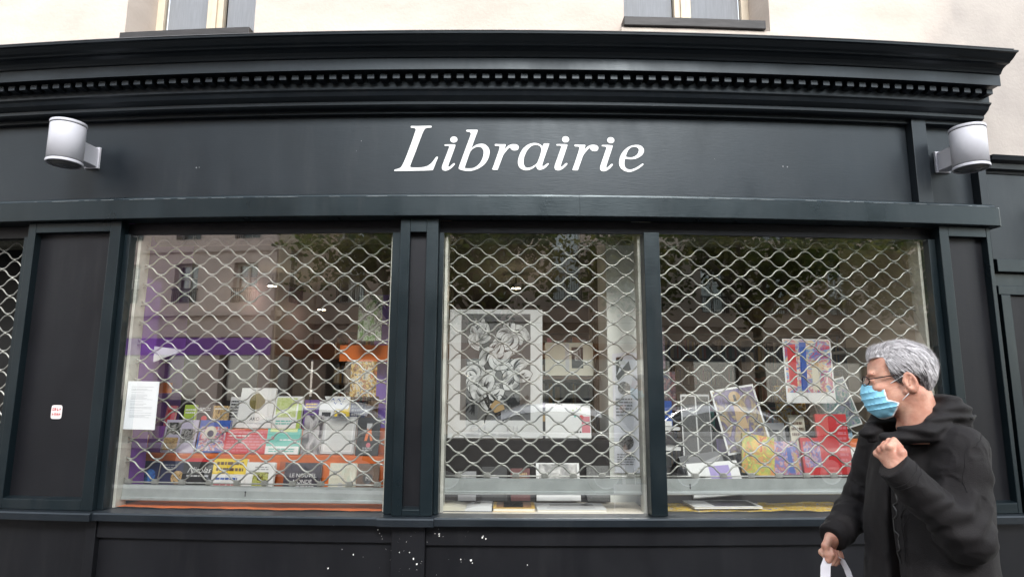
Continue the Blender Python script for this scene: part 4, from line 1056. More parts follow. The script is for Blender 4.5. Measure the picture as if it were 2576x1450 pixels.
sheet("small portrait print with mottled pink faces high by the mullion", 1.06, 1.22, .9, 1.72, .32, [], base=print_mat("mottled", [(.10, .07, .12), (.35, .22, .25), (.08, .06, .10), (.4, .36, .35)], 6, seed=31), tilt=0)
sheet("dark portrait print with warm faces below the mottled one", 1.06, 1.30, .92, 1.40, .30, [], base=print_mat("mottled_b", [(.05, .05, .10), (.25, .12, .12), (.06, .05, .08), (.30, .24, .22)], 5, seed=32), tilt=0)
extra3 = [
 ("dark blue paperback behind the blazing yellow book", 1.66, 1.80, .64, .987, .33, 'navy', [('lines', .1, .7, .9, .92, 3, 'lgrey')]),
 ("grey photograph album behind the pink figures book", 1.90, 2.06, .66, .987, .34, 'grey', [('rect', .12, .3, .88, .85, bwp)]),
 ("cream paperback with brown title by the red book", 2.08, 2.19, .62, .987, .40, 'cream', [('lines', .1, .6, .9, .9, 3, 'brown')]),
 ("black album with a violet square under the tilted print", 1.50, 1.66, .70, .987, .28, 'black', [('rect', .25, .4, .75, .8, 'violet')]),
 ("teal paperback beside the streaked panels", 1.46, 1.57, .78, .987, .42, 'teal', [('lines', .1, .6, .9, .9, 3, 'white')]),
 ("orange and white paperback at the man's elbow", 2.44, 2.56, .48, .987, .24, 'orange', [('rect', 0, .4, 1, .75, 'white'), ('lines', .1, .5, .9, .68, 2, 'black')]),
 ("green figured book at the end of the window by the beige board", 2.57, 2.72, .50, .987, .28, leafp, []),
 ("pale blue paperback behind the orange and white one", 2.46, 2.58, .66, .987, .31, M('pale_blue', (.25, .38, .52)), [('lines', .1, .5, .9, .9, 4, 'white')]),
 ("brown collage album high behind the painted poster", 2.10, 2.34, .86, 1.30, .30, orangep, []),
]
for lab, a, b_, y_, z_, h_, c_, ar in extra3: book(lab, a, b_, y_, z_, h_, c_, ar, tilt=9, yaw=rnd.uniform(-8, 8), group="books crowded behind the prints in the window by the man")
MB().box(1.95, 2.5, 0.80, 1.0, .986, 1.299, seg=0).build("riser_block", mat("dark_block", (.03, .025, .025), rough=.7), d3, bent=True)
extra2 = [
 ("small grey paperback lying against the dark step under the poster", -0.36, -0.24, .42, .822, .19, 'grey', [('lines', .1, .5, .9, .9, 3, 'white')]),
 ("black art book with a white circle under the flower poster", -0.20, -0.03, .43, .822, .22, 'black', [('disc', .5, .6, .035, 'lgrey')]),
 ("dark red art book under the flower poster", 0.0, 0.13, .43, .822, .21, M('dark_red', (.10, .012, .012)), [('lines', .15, .6, .85, .9, 2, 'tan')]),
 ("black book with grey branches beside the white column", 0.52, 0.67, .42, .822, .23, streak, []),
]
for lab, a, b_, y_, z_, h_, c_, ar in extra2: book(lab, a, b_, y_, z_, h_, c_, ar, tilt=14, yaw=rnd.uniform(-5, 5), group="art books low in the middle window")
wr_ = MB().box(2.84, 3.5, 0.95, 1.25, 1.86, 1.885, seg=0).build("wall_shelf", CM['white'], None, bent=True); tag(wr_, "white shelf on the beige wall level with the man's hair", "shelf")

# ------------------------------------------------------------------ notice on the glass and sticker on the pilaster
nl, nr = place(-2.395, .0655, 1.293)
notice = empty("paper_notice", nl, nr, "white typed notice sheet taped to the window glass", "notice")
MB().box(-.107, .107, -.0008, .0, 0, .305, seg=0).build("sheet", PAPER, notice)
mb = MB(); rr = random.Random(3)
zz = .268
while zz > .07:
    l = rr.choice([.15, .15, .14, .09, .11])
    mb.quad((-.078, -.0012, zz), (-.078 + l, -.0012, zz), (-.078 + l, -.0012, zz + .0022), (-.078, -.0012, zz + .0022))
    zz -= rr.choice([.0075, .0075, .014])
mb.build("typed_line", INK, notice)
notice.rotation_euler = (0, rad(0.8), nr)
sl, sr_ = place(-2.947, .0285, 1.40)
st = empty("sticker", sl, sr_, "small white sticker with red lettering on the wide pilaster panel", "sticker")
n = 24
pts = []
for i in range(n):
    a = 2 * math.pi * i / n
    pts.append((.038 * math.copysign(abs(math.cos(a)) ** .35, math.cos(a)), .0, .044 * math.copysign(abs(math.sin(a)) ** .35, math.sin(a))))
MB().add(pts + [(p[0], .0012, p[2]) for p in pts], [tuple(range(n))] + [(i, (i + 1) % n, n + (i + 1) % n, n + i) for i in range(n)]).build("label", mat("sticker_white", (.72, .66, .66), rough=.5), st)
rr = random.Random(8); mb = MB()
for r_ in range(2):
    for c_ in range(4):
        cx, cz = -.024 + c_ * .016, .016 - r_ * .032
        for q in range(4):
            a, b_ = cx + rr.uniform(-.005, .005), cz + rr.uniform(-.008, .008)
            if q % 2: mb.quad((a - .0015, -.0008, cz - .010), (a + .0015, -.0008, cz - .010), (a + .0015, -.0008, cz + .010), (a - .0015, -.0008, cz + .010))
            else: mb.quad((cx - .006, -.0009, b_ - .0015), (cx + .006, -.0009, b_ - .0015), (cx + .006, -.0009, b_ + .0015), (cx - .006, -.0009, b_ + .0015))
mb.build("red_lettering", CM['red'], st)
# ------------------------------------------------------------------ far side of the street (seen mirrored in the shop glass)
def far_building(x0, x1, y, h, col, label, storeys, bays, seed, shop_col, rz=0.0, at=None):
    o = empty("street_building", at if at else ((x0 + x1) / 2, y, 0), rz, label, "building", "buildings across the street")
    w = (x1 - x0) / 2
    st = mat("street_stone_%d" % seed, col, rough=0.9, var=0.10, scale=1.2, bump=.2, bscale=8)
    fr = mat("street_window_frame_%d" % seed, (.60, .58, .54), rough=0.6)
    iron = mat("street_iron_%d" % seed, (.02, .02, .022), rough=0.5)
    sh = (h - 4.0) / storeys
    bw = 2 * w / bays
    ww, wh = bw * .40, sh * .62
    mb = MB()
    for s in range(storeys):
        z = 4.0 + s * sh
        mb.box(-w, w, -.5, 0, z, z + sh * .14, seg=0)
        mb.box(-w, w, -.5, 0, z + sh * .14 + wh, z + sh, seg=0)
        for b_ in range(bays + 1):
            a = -w + b_ * bw - (bw - ww) / 2; c = a + (bw - ww)
            mb.box(max(a, -w), min(c, w), -.5, 0, z + sh * .14, z + sh * .14 + wh, seg=0)
    mb.box(-w, w, -.5, 0, 3.2, 4.0, seg=0)
    for b_ in range(bays + 1):
        a = -w + b_ * bw
        mb.box(max(a - .35, -w), min(a + .35, w), -.5, 0, 0, 3.2, seg=0)
    mb.build("wall", st, o)
    mb = MB()
    for s in range(storeys + 1):
        z = 4.0 + s * sh
        mb.box(-w, w, .002, .16 if s in (0, storeys) else .07, z - .14, z + .03, seg=0)
    mb.build("string_course", st, o)
    MB().box(-w, w, -.42, -.30, 0.02, 3.18, seg=0).build("shop_window", DARKGLASS, o)
    MB().box(-w, w, .01, .05, 2.62, 3.16, seg=0).build("shop_sign", mat("street_sign_%d" % seed, shop_col, rough=.5), o)
    MB().add([(-w, -6.0, h + 2.6), (w, -6.0, h + 2.6), (w, 0.1, h), (-w, 0.1, h)], [(0, 1, 2, 3)]).build("roof", mat("street_zinc_%d" % seed, (.22, .23, .25), rough=.5, metal=.3), o)
    proto = None
    for s in range(storeys):
        for b_ in range(bays):
            cx = -w + (b_ + .5) * bw; z = 4.0 + s * sh + sh * .14
            if proto is None:
                proto = MB().box(-ww / 2, ww / 2, -.30, -.28, 0, wh, seg=0).build("window", DARKGLASS, o)
                f = MB(); t = .07
                f.box(-ww / 2, -ww / 2 + t, -.279, -.22, 0, wh, seg=0); f.box(ww / 2 - t, ww / 2, -.279, -.22, 0, wh, seg=0); f.box(-t / 2, t / 2, -.279, -.22, 0, wh, seg=0)
                for q in (0, .33, .66, 1): f.box(-ww / 2 + t, ww / 2 - t, -.275, -.225, q * (wh - t), q * (wh - t) + t * (1 if q in (0, 1) else .5), seg=0)
                f.build("frame", fr, proto)
                r = MB()
                for i in range(13): r.box(-ww / 2 + i * ww / 12 - .01, -ww / 2 + i * ww / 12 + .01, .03, .05, 0, wh * .33, seg=0)
                r.box(-ww / 2 - .05, ww / 2 + .05, .02, .06, wh * .33, wh * .33 + .04, seg=0)
                r.build("railing", iron, proto)
                c = proto
            else:
                c = copy_tree(proto, o)
            c.location = (cx, 0, z)
    return o
far_building(-30.0, -9.46, -15.0, 12.4, (.62, .51, .46), "pinkish stone apartment house across the street with many tall windows", 4, 10, 1, (.20, .04, .40))
far_building(-3.6, 3.6, 0, 12.8, (.66, .55, .42), "cream stone side house standing round the corner across the street", 3, 3, 2, (.30, .12, .03), rz=rad(-90), at=(-9.4, -18.7, 0))
far_building(-9.3, 6.0, -17.8, 8.6, (.55, .44, .37), "low brown rendered house across the street behind the trees", 1, 6, 3, (.30, .10, .03))
far_building(6.2, 24.0, -18.0, 9.6, (.48, .40, .34), "grey brown house across the street at the far end of the parked cars", 2, 7, 4, (.05, .06, .07))

# trees
BARK = mat("plane_tree_bark", (.10, .085, .06), rough=.9, var=.4, scale=6, bump=.4, bscale=20)
LEAVES = []
for i, c in enumerate([(.050, .070, .018), (.075, .090, .025), (.034, .050, .014), (.10, .10, .035)]):
    lm = mat("leaf_%d" % i, c, rough=.6, spec=.3)
    nt_ = lm.node_tree; tl = nt_.nodes.new("ShaderNodeBsdfTranslucent"); tl.inputs[0].default_value = (c[0] * 2.4, c[1] * 2.4, c[2] * 1.6, 1)
    ms = nt_.nodes.new("ShaderNodeMixShader"); ms.inputs[0].default_value = .45
    nt_.links.new(nt_.nodes["Principled BSDF"].outputs[0], ms.inputs[1]); nt_.links.new(tl.outputs[0], ms.inputs[2]); nt_.links.new(ms.outputs[0], nt_.nodes["Material Output"].inputs[0])
    LEAVES.append(lm)
def tree(x, y, h, rx, seed, label):
    rr = random.Random(seed)
    o = empty("plane_tree", (x, y, 0), 0, label, "tree", "street trees across the road")
    tr = MB()
    top = h * .42
    tr.tube([(0, 0, 0), (.05, 0, top * .5), (.0, .06, top)], [.19, .155, .13], 10)
    ends = []
    for k_ in range(8):
        a = k_ * 2 * math.pi / 8 + rr.uniform(-.3, .3); l = rx * rr.uniform(.55, .95); up_ = h * rr.uniform(.18, .5)
        p0 = Vector((0, .06, top - rr.uniform(0, .6))); p2 = Vector((l * math.cos(a), l * math.sin(a), top + up_)); p1 = (p0 + p2) / 2 + Vector((0, 0, .4))
        tr.tube([p0, p1, p2], [.09, .06, .02], 6); ends += [p1, p2]
        for j in range(3):
            q = p1.lerp(p2, rr.random()); e = q + Vector((rr.uniform(-1, 1), rr.uniform(-1, 1), rr.uniform(-.3, 1))) * .9
            tr.tube([q, (q + e) / 2 + Vector((0, 0, .1)), e], [.03, .02, .008], 5); ends.append(e)
    tr.build("trunk", BARK, o, smooth=True)
    cr = MB()
    cl = []
    for k_ in range(70):
        b_ = rr.choice(ends); cl.append(b_ + Vector((rr.gauss(0, .6), rr.gauss(0, .6), rr.gauss(0, .5))))
    for c in cl:
        mi = rr.randrange(4)
        for q in range(70):
            d = Vector((rr.gauss(0, .34), rr.gauss(0, .34), rr.gauss(0, .26))); p = c + d
            u = Vector((rr.uniform(-1, 1), rr.uniform(-1, 1), rr.uniform(-.6, .6))).normalized() * rr.uniform(.06, .12)
            v = u.cross(Vector((rr.uniform(-1, 1), rr.uniform(-1, 1), rr.uniform(-1, 1)))).normalized() * u.length * .8
            cr.add([p - u, p + v * .9, p + u, p - v], [(0, 1, 2, 3)], mi if rr.random() < .7 else rr.randrange(4))
    me = bpy.data.meshes.new("crown"); me.from_pydata([tuple(v) for v in cr.v], [], cr.f)
    for m_ in LEAVES: me.materials.append(m_)
    me.polygons.foreach_set("material_index", cr.m); me.update()
    c = bpy.data.objects.new("crown", me); COL.objects.link(c); c.parent = o
    return o
for i, (x, y, h, rx, lab) in enumerate([(-5.2, -14.4, 8.0, 2.5, "leafy street tree in front of the cream stone house corner"), (-0.6, -14.2, 8.4, 2.6, "leafy street tree before the low brown house"),
                                   (4.4, -14.3, 8.2, 2.7, "leafy street tree between the low house and the grey brown house"), (9.6, -14.4, 8.8, 2.9, "leafy street tree before the grey brown house"), (15.5, -14.4, 8.2, 2.8, "leafy street tree at the far end of the grey brown house")]):
    tree(x, y, h, rx, 40 + i, lab)

# parked cars
TYRE = mat("tyre_rubber", (.02, .02, .02), rough=.85); RIM = mat("alloy_rim", (.45, .46, .47), rough=.35, metal=.8)
CARGLASS = glass_mat("car_glass", (.10, .11, .12), gain=2.2)
HEADL = mat("headlamp", (.7, .72, .75), rough=.15, metal=.3); TAILL = mat("tail_lamp", (.45, .01, .012), rough=.25)
def car(x, y, col, label, flip=1, L_=4.25, roof=None):
    o = empty("parked_car", (x, y, -0.126), 0 if flip > 0 else math.pi, label, "car", "cars parked along the kerb")
    paint = mat("car_paint", col, rough=.22, metal=.2, spec=.6, coat=1.0)
    # stations along the length: (s, belt height, roof height, half width low, half width roof)
    prof_top = [(0, .55, .55), (.03, .68, .68), (.10, .80, .80), (.22, .92, .92), (.29, .97, .99), (.40, .98, 1.30), (.48, .98, 1.41), (.58, .98, 1.45), (.70, .98, 1.43), (.80, .99, 1.34), (.90, 1.0, 1.12), (.955, .98, 1.0), (.985, .85, .85), (1, .62, .62)]
    vs, fs, mi = [], [], []
    K = 9
    for s, zb, zr in prof_top:
        xx = (s - .5) * L_
        taper = 1 - .16 * abs(2 * s - 1) ** 4
        hw = .88 * taper
        hr = hw * (.74 if zr > zb + .05 else .96)
        ring = [(hw * .92, .22), (hw, .42), (hw, .70 if zb > .72 else zb * .9), (hw * .97, zb), (hr * 1.04, zr - .11 if zr > zb + .16 else (zb + zr) / 2 + .002), (hr * .80, zr - .012)]
        pts = [(xx, w_, z_) for w_, z_ in ring] + [(xx, 0, zr + .02)] + [(xx, -w_, z_) for w_, z_ in reversed(ring)]
        vs += pts
    n = 13
    for i in range(len(prof_top) - 1):
        for j in range(n - 1):
            fs.append((i * n + j, i * n + j + 1, (i + 1) * n + j + 1, (i + 1) * n + j))
            sA, sB = prof_top[i][0], prof_top[i + 1][0]
            glass = False
            if j in (3, 8) and sA >= .29 and sB <= .90: glass = True
            if j in (4, 5, 6, 7) and (sA == .29 or sA == .40 and False): glass = True
            if j in (4, 5, 6, 7) and sA in (.80, .90) and sB <= .955: glass = True
            top = 2 if (roof and j in (4, 5, 6, 7) and sA >= .40 and sB <= .90) else 0
            mi.append(1 if glass else top)
    fs += [tuple(range(n)), tuple((len(prof_top) - 1) * n + j for j in reversed(range(n)))]; mi += [0, 0]
    body = MB(); body.add(vs, fs); body.m = mi
    bo = body.build("body", [paint, CARGLASS, mat("car_roof_sky_tone", roof or col, rough=.25, coat=1.0)], o, smooth=True)  # pale roof colour, where given, stands in for reflected sky
    for s_ in (-1, 1):
        MB().box(-L_ * .26, L_ * .38, s_ * .868 - .014, s_ * .868 + .014, .92, 1.0, seg=0).build("waist_glint", mat("car_glint", (.80, .81, .83), rough=.25, metal=.3), o, bevel=.006)  # added pale strip imitates sky glinting along the shoulder line
    for s in (-1, 1):
        for f in (-1, 1):
            wx = f * L_ * .305
            wl_ = MB().lathe([(.0, -.09), (.2, -.09), (.2, .09), (0, .09)], 20)
            wh = empty("wheel", (wx, s * .76, .31)); wh.parent = o; wh.rotation_euler = (rad(90), 0, 0)
            MB().lathe([(.21, -.10), (.30, -.10), (.315, -.07), (.315, .07), (.30, .10), (.21, .10), (.21, -.10)], 24).build("tyre", TYRE, wh, smooth=True)
            MB().lathe([(.0, -.085), (.05, -.088), (.19, -.07), (.209, -.095), (.209, .095), (.19, .07), (.05, .088), (0, .085)], 16).build("rim", RIM, wh)
        for zz, m_, xx, nm in ((.72, HEADL, -L_ * .462, "headlight"), (.82, TAILL, L_ * .478, "tail_light")):
            MB().box(xx - .05, xx + .05, s * .60 - .14, s * .60 + .14, zz - .06, zz + .06, seg=0).build(nm, m_, o, bevel=.03)
        MB().box(-.75, -.60, s * .86 - .02, s * .86 + .16 * (1 if s > 0 else .25), .98, 1.10, seg=0).build("wing_mirror", paint, o, bevel=.03)
        for xx in (-.35, .75):
            MB().box(xx, xx + .16, s * .885 - .012, s * .885 + .012, .80, .83, seg=0).build("door_handle", paint, o)
    return o
car(-4.6, -7.4, (.50, .51, .53), "silver parked hatchback with sky reflection painted on its roof across from the purple and orange display", 1, roof=(.82, .83, .85))
car(0.35, -7.4, (.02, .021, .024), "black parked hatchback with pale sky reflection painted on its roof across from the middle window", 1, roof=(.82, .82, .83))
car(5.2, -7.4, (.62, .62, .63), "white parked hatchback across from the neighbouring shop", -1)
# ------------------------------------------------------------------ the walking man
import openvdb as vdb
f32 = np.float32
_rng = np.random.default_rng(7)
_lat = _rng.random((32, 32, 32)).astype(f32)
def vnoise(X, Y, Z):
    X, Y, Z = np.broadcast_arrays(X, Y, Z)
    xi, yi, zi = np.floor(X).astype(np.int32), np.floor(Y).astype(np.int32), np.floor(Z).astype(np.int32)
    fx, fy, fz = X - xi, Y - yi, Z - zi
    fx, fy, fz = [t * t * (3 - 2 * t) for t in (fx, fy, fz)]
    def g(a, b, c): return _lat[(xi + a) & 31, (yi + b) & 31, (zi + c) & 31]
    r = 0
    for a in (0, 1):
        wa = fx if a else 1 - fx
        for b in (0, 1):
            wb = fy if b else 1 - fy
            for c in (0, 1):
                r = r + wa * wb * (fz if c else 1 - fz) * g(a, b, c)
    return (r - .5).astype(f32)
def axes3(lo, hi, vox):
    n = [int(math.ceil((hi[i] - lo[i]) / vox)) + 1 for i in range(3)]
    X = (lo[0] + vox * np.arange(n[0], dtype=f32)).reshape(-1, 1, 1)
    Y = (lo[1] + vox * np.arange(n[1], dtype=f32)).reshape(1, -1, 1)
    Z = (lo[2] + vox * np.arange(n[2], dtype=f32)).reshape(1, 1, -1)
    return X, Y, Z
def cone(X, Y, Z, a, b, ra, rb):
    bx, by, bz = b[0] - a[0], b[1] - a[1], b[2] - a[2]
    ll = bx * bx + by * by + bz * bz
    px, py, pz = X - a[0], Y - a[1], Z - a[2]
    t = np.clip((px * bx + py * by + pz * bz) / ll, 0, 1)
    return np.sqrt((px - t * bx) ** 2 + (py - t * by) ** 2 + (pz - t * bz) ** 2) - (ra + (rb - ra) * t)
def ell(X, Y, Z, c, r, rot=None):
    px, py, pz = X - c[0], Y - c[1], Z - c[2]
    if rot is not None:
        R_ = rot
        px, py, pz = (R_[0][0] * px + R_[0][1] * py + R_[0][2] * pz, R_[1][0] * px + R_[1][1] * py + R_[1][2] * pz, R_[2][0] * px + R_[2][1] * py + R_[2][2] * pz)
    k0 = np.sqrt((px / r[0]) ** 2 + (py / r[1]) ** 2 + (pz / r[2]) ** 2)
    k1 = np.sqrt((px / r[0] ** 2) ** 2 + (py / r[1] ** 2) ** 2 + (pz / r[2] ** 2) ** 2) + 1e-6
    return k0 * (k0 - 1) / k1
def smin(a, b, k):
    h = np.clip(.5 + .5 * (b - a) / k, 0, 1)
    return b + (a - b) * h - k * h * (1 - h)
def smax(a, b, k): return -smin(-a, -b, k)
def poly_sd(P, Q, pts):
    """signed distance to a 2-D polygon (negative inside)"""
    P, Q = np.broadcast_arrays(P, Q)
    d = np.full(P.shape, 1e9, f32); s = np.ones(P.shape, f32)
    n = len(pts)
    for i in range(n):
        ax, ay = pts[i]; bx, by = pts[(i - 1) % n]
        ex, ey = bx - ax, by - ay
        wx, wy = P - ax, Q - ay
        t = np.clip((wx * ex + wy * ey) / (ex * ex + ey * ey), 0, 1)
        d = np.minimum(d, (wx - ex * t) ** 2 + (wy - ey * t) ** 2)
        c1, c2, c3 = Q >= ay, Q < by, ex * wy > ey * wx
        flip = (c1 & c2 & c3) | (~c1 & ~c2 & ~c3)
        s = np.where(flip, -s, s)
    return s * np.sqrt(d)
def surf(F_, lo, vox):
    G = vdb.FloatGrid(1.0)
    G.copyFromArray(np.ascontiguousarray(F_.astype(f32)))
    p, t, q = G.convertToPolygons(isovalue=0.0)
    return np.asarray(p) * vox + np.array(lo), np.asarray(q), np.asarray(t)
def mesh_obj(name, parts, mats, parent, smooth=True, face_mat=None):
    """parts: list of (verts, quads, tris[, material index])"""
    vs, fs, mi = [], [], []
    n = 0
    for prt in parts:
        v, q, t = prt[:3]; m_ = prt[3] if len(prt) > 3 else 0
        vs.append(v)
        fs += [tuple(int(i) + n for i in r) for r in q] + [tuple(int(i) + n for i in r) for r in t]
        mi += [m_] * (len(q) + len(t)); n += len(v)
    me = bpy.data.meshes.new(name)
    me.from_pydata([tuple(map(float, p)) for p in np.concatenate(vs)], [], fs)
    for m_ in mats: me.materials.append(m_)
    bm = bmesh.new(); bm.from_mesh(me); bmesh.ops.recalc_face_normals(bm, faces=bm.faces)
    bm.to_mesh(me); bm.free()
    if len(mats) > 1:
        if face_mat is not None: mi = [face_mat(p.center) for p in me.polygons]
        me.polygons.foreach_set("material_index", mi)
    me.polygons.foreach_set("use_smooth", [smooth] * len(me.polygons)); me.update()
    o = bpy.data.objects.new(name, me); COL.objects.link(o); o.parent = parent
    return o

man = empty("person", (0, 0, 0), 0, "man in a black hooded jacket, glasses and blue face mask walking past the window", "person")
# --- materials
def skin_mat():
    m, nt, b = new_mat("skin")
    N, L = nt.nodes, nt.links
    tc = N.new("ShaderNodeTexCoord"); nz = N.new("ShaderNodeTexNoise"); nz.inputs["Scale"].default_value = 28; nz.inputs["Detail"].default_value = 5
    L.new(tc.outputs["Object"], nz.inputs["Vector"])
    rp = N.new("ShaderNodeValToRGB"); rp.color_ramp.elements[0].color = (.40, .165, .115, 1); rp.color_ramp.elements[1].color = (.58, .33, .245, 1)
    rp.color_ramp.elements[0].position = .3; rp.color_ramp.elements[1].position = .7
    L.new(nz.outputs["Fac"], rp.inputs[0]); L.new(rp.outputs[0], b.inputs["Base Color"])
    b.inputs["Roughness"].default_value = .48
    b.inputs["Subsurface Weight"].default_value = .25; b.inputs["Subsurface Radius"].default_value = (.012, .004, .002); b.inputs["Subsurface Scale"].default_value = .5
    n2 = N.new("ShaderNodeTexNoise"); n2.inputs["Scale"].default_value = 110; n2.inputs["Detail"].default_value = 6; L.new(tc.outputs["Object"], n2.inputs["Vector"])
    bp = N.new("ShaderNodeBump"); bp.inputs["Strength"].default_value = .35; bp.inputs["Distance"].default_value = .004
    L.new(n2.outputs["Fac"], bp.inputs["Height"]); L.new(bp.outputs[0], b.inputs["Normal"])
    return m
SKIN = skin_mat()
JACKET = mat("black_jacket_cotton", (.0062, .0050, .0060), rough=.72, spec=.25, var=.15, scale=20, bump=.25, bscale=320)
JACKET.node_tree.nodes["Principled BSDF"].inputs["Sheen Weight"].default_value = .03
JEANS = mat("blue_jeans", (.03, .055, .12), rough=.85, var=.3, scale=60)
SHOE = mat("black_shoe", (.015, .015, .015), rough=.5)
HAIRS = [mat("hair_light", (.60, .58, .60), rough=.45, spec=.4), mat("hair_mid", (.27, .255, .265), rough=.45, spec=.4), mat("hair_dark", (.055, .05, .052), rough=.45, spec=.4)]
MASKB = mat("mask_blue", (.25, .58, .78), rough=.8, var=.05, scale=60, bump=.1, bscale=500)
MASKW = mat("mask_white", (.72, .74, .76), rough=.8)

# --- head, in its own frame: f forward, l to his left, h up
HC = Vector((1.250, -1.925, 1.606)); FD = Vector((-.87, .49, 0)).normalized(); LD = Vector((0, 0, 1)).cross(FD); UD = Vector((0, 0, 1))
tilt_m = Matrix.Rotation(rad(3), 3, LD)          # chin very slightly down
FD = tilt_m @ FD; UD = tilt_m @ UD
HM = np.array([[FD.x, LD.x, UD.x], [FD.y, LD.y, UD.y], [FD.z, LD.z, UD.z]])
def h2w(v): return np.asarray(v) @ HM.T + np.array(HC)
vox = .0024
lo = (-.125, -.10, -.215); hi = (.135, .10, .125)
X, Y, Z = axes3(lo, hi, vox)
AY = np.abs(Y)
skull = ell(X, Y, Z, (-.010, 0, .026), (.093, .073, .074))
face = ell(X, Y, Z, (.026, 0, -.040), (.064, .060, .082))
head = smin(skull, face, .03)
head = smin(head, ell(X, AY, Z, (.030, .030, -.072), (.046, .030, .040)), .025)           # cheeks and jaw
head = smin(head, ell(X, Y, Z, (.062, 0, -.112), (.026, .028, .020)), .022)               # chin
head = smin(head, cone(X, AY, Z, (-.022, .052, -.055), (.052, .022, -.112), .016, .014), .02)  # jaw line
head = smin(head, ell(X, AY, Z, (.074, .026, .006), (.012, .026, .009)), .012)            # brow
head = smin(head, cone(X, Y, Z, (.084, 0, -.006), (.099, 0, -.044), .008, .012), .010)    # nose
head = smin(head, ell(X, AY, Z, (.090, .012, -.049), (.010, .008, .008)), .006)
head = smax(head, -ell(X, AY, Z, (.092, .033, -.014), (.016, .017, .012)), .010)          # eye sockets
head = smin(head, ell(X, AY, Z, (.074, .033, -.015), (.0125, .0140, .0115)), .004)        # lids
head = smin(head, ell(X, AY, Z, (.056, .046, -.040), (.020, .018, .014)), .015)           # cheek bone
head = smax(head, -ell(X, AY, Z, (.022, .079, .020), (.030, .014, .022)), .020)           # temple hollow
neck = cone(X, Y, Z, (-.028, 0, -.06), (-.050, 0, -.22), .056, .060)
neck = smin(neck, cone(X, AY, Z, (-.045, .050, -.06), (.0, .018, -.21), .016, .014), .02) # neck tendons
neck = smin(neck, ell(X, Y, Z, (.012, 0, -.165), (.016, .014, .018)), .015)
head = smin(head, neck, .028)
ca, sa = math.cos(rad(-14)), math.sin(rad(-14))
rot = [[ca, 0, sa], [0, 1, 0], [-sa, 0, ca]]
ear = ell(X, AY, Z, (-.028, .076, -.027), (.0195, .0095, .034), rot)
ear = smin(ear, ell(X, AY, Z, (-.014, .070, -.053), (.009, .006, .010)), .006)
ear = smax(ear, -ell(X, AY, Z, (-.027, .085, -.022), (.0125, .0095, .024), rot), .004)
ear = smin(ear, cone(X, AY, Z, (-.016, .078, -.036), (-.010, .076, -.022), .004, .005), .004)
ear = smin(ear, cone(X, AY, Z, (-.030, .079, -.012), (-.024, .080, -.034), .0030, .0032), .003)
head = smin(head, ear, .005)
hv, hq, ht = surf(head, lo, vox)

# --- hands
def hand_sdf(W, Xd, Nd, thumb_sign, pose, EL=None):
    """left/right hand around wrist W: Xd towards the knuckles, Nd out of the back of the hand"""
    Xd = Vector(Xd).normalized(); Nd = Vector(Nd); Nd = (Nd - Xd * Nd.dot(Xd)).normalized(); Td = Xd.cross(Nd) * thumb_sign
    def P(a, t, n): return Vector(W) + (Xd * a + Td * t + Nd * n) * .82
    lo_ = [W[i] - .13 for i in range(3)]; hi_ = [W[i] + .13 for i in range(3)]
    v_ = .0021
    X, Y, Z = axes3(lo_, hi_, v_)
    C = lambda a, b, r0, r1: cone(X, Y, Z, tuple(a), tuple(b), r0, r1)
    d = C(Vector(W) + (Vector(EL) - Vector(W)).normalized() * .06, P(.0, 0, 0), .024, .025); d = smin(d, C(P(0, 0, 0), P(.012, 0, 0), .025, .024), .01)
    for t in (-.028, -.010, .009, .026):
        d = smin(d, C(P(.01, t * .55, 0), P(.076, t, .002), .0145, .0105), .012)
    for i, (t, ln) in enumerate(((-.031, .80), (-.0105, .95), (.010, 1.0), (.029, .93))):
        K = P(.080 + .004 * (1 - abs(i - 1.6)), t, .003)
        if pose == 'fist':
            a = K + Xd * .013 * ln - Nd * .034 * ln; b = a - Xd * .026 * ln - Nd * .006; c = b - Xd * .012 + Nd * .010
        else:
            a = K + Xd * .030 * ln - Nd * .022 * ln; b = a - Xd * .004 - Nd * .024 * ln; c = b - Xd * .018 * ln - Nd * .004
        fing = np.minimum(np.minimum(C(K, a, .0103, .0092), C(a, b, .0092, .0083)), C(b, c, .0082, .0073))
        d = smin(d, fing, .0045)
        d = smin(d, ell(X, Y, Z, tuple(K + Nd * .003), (.010, .010, .010)), .005)
    if pose == 'fist':
        th = [P(.012, .028, -.004), P(.046, .043, -.012), P(.074, .034, -.026), P(.082, .014, -.034)]
    else:
        th = [P(.010, .026, -.004), P(.040, .050, -.008), P(.058, .066, -.012), P(.068, .078, -.016)]
    for a, b, r0, r1 in zip(th[:-1], th[1:], (.0145, .0118, .0100), (.0118, .0100, .0080)):
        d = smin(d, C(a, b, r0, r1), .007)
    v, q, t = surf(d, lo_, v_)
    return v, q, t, P
U_ = Vector((.854, -.52, 0)); V_ = Vector((.52, .854, 0)); W_UP = Vector((0, 0, 1))
shL = Vector((1.350, -2.030, 1.372)); elL = Vector((1.305, -2.092, 1.140))
shR = Vector((1.300, -1.715, 1.372)); elR = Vector((1.248, -1.640, 1.150))
wrL = Vector((1.096, -2.118, 1.345)); wrR = Vector((1.082, -1.752, 1.064))
def make_hand(W, Xd, Nd, pose, EL, want):
    h_ = hand_sdf(W, Xd, Nd, 1, pose, EL)
    if (h_[3](0, 1, 0) - W).dot(want) < 0: h_ = hand_sdf(W, Xd, Nd, -1, pose, EL)
    return h_
hwL = wrL - (wrL - elL).normalized() * .022
hwR = wrR - (wrR - elR).normalized() * .014
handL = make_hand(hwL, -U_ * .45 + W_UP * .80 + V_ * .10, -U_ * .62 - V_ * .72 + W_UP * .1, 'fist', elL, U_)
handR = make_hand(hwR, -U_ * .35 - W_UP * .90 - V_ * .1, -U_ * .75 + V_ * .60 + W_UP * .3, 'fist', elR, -V_)

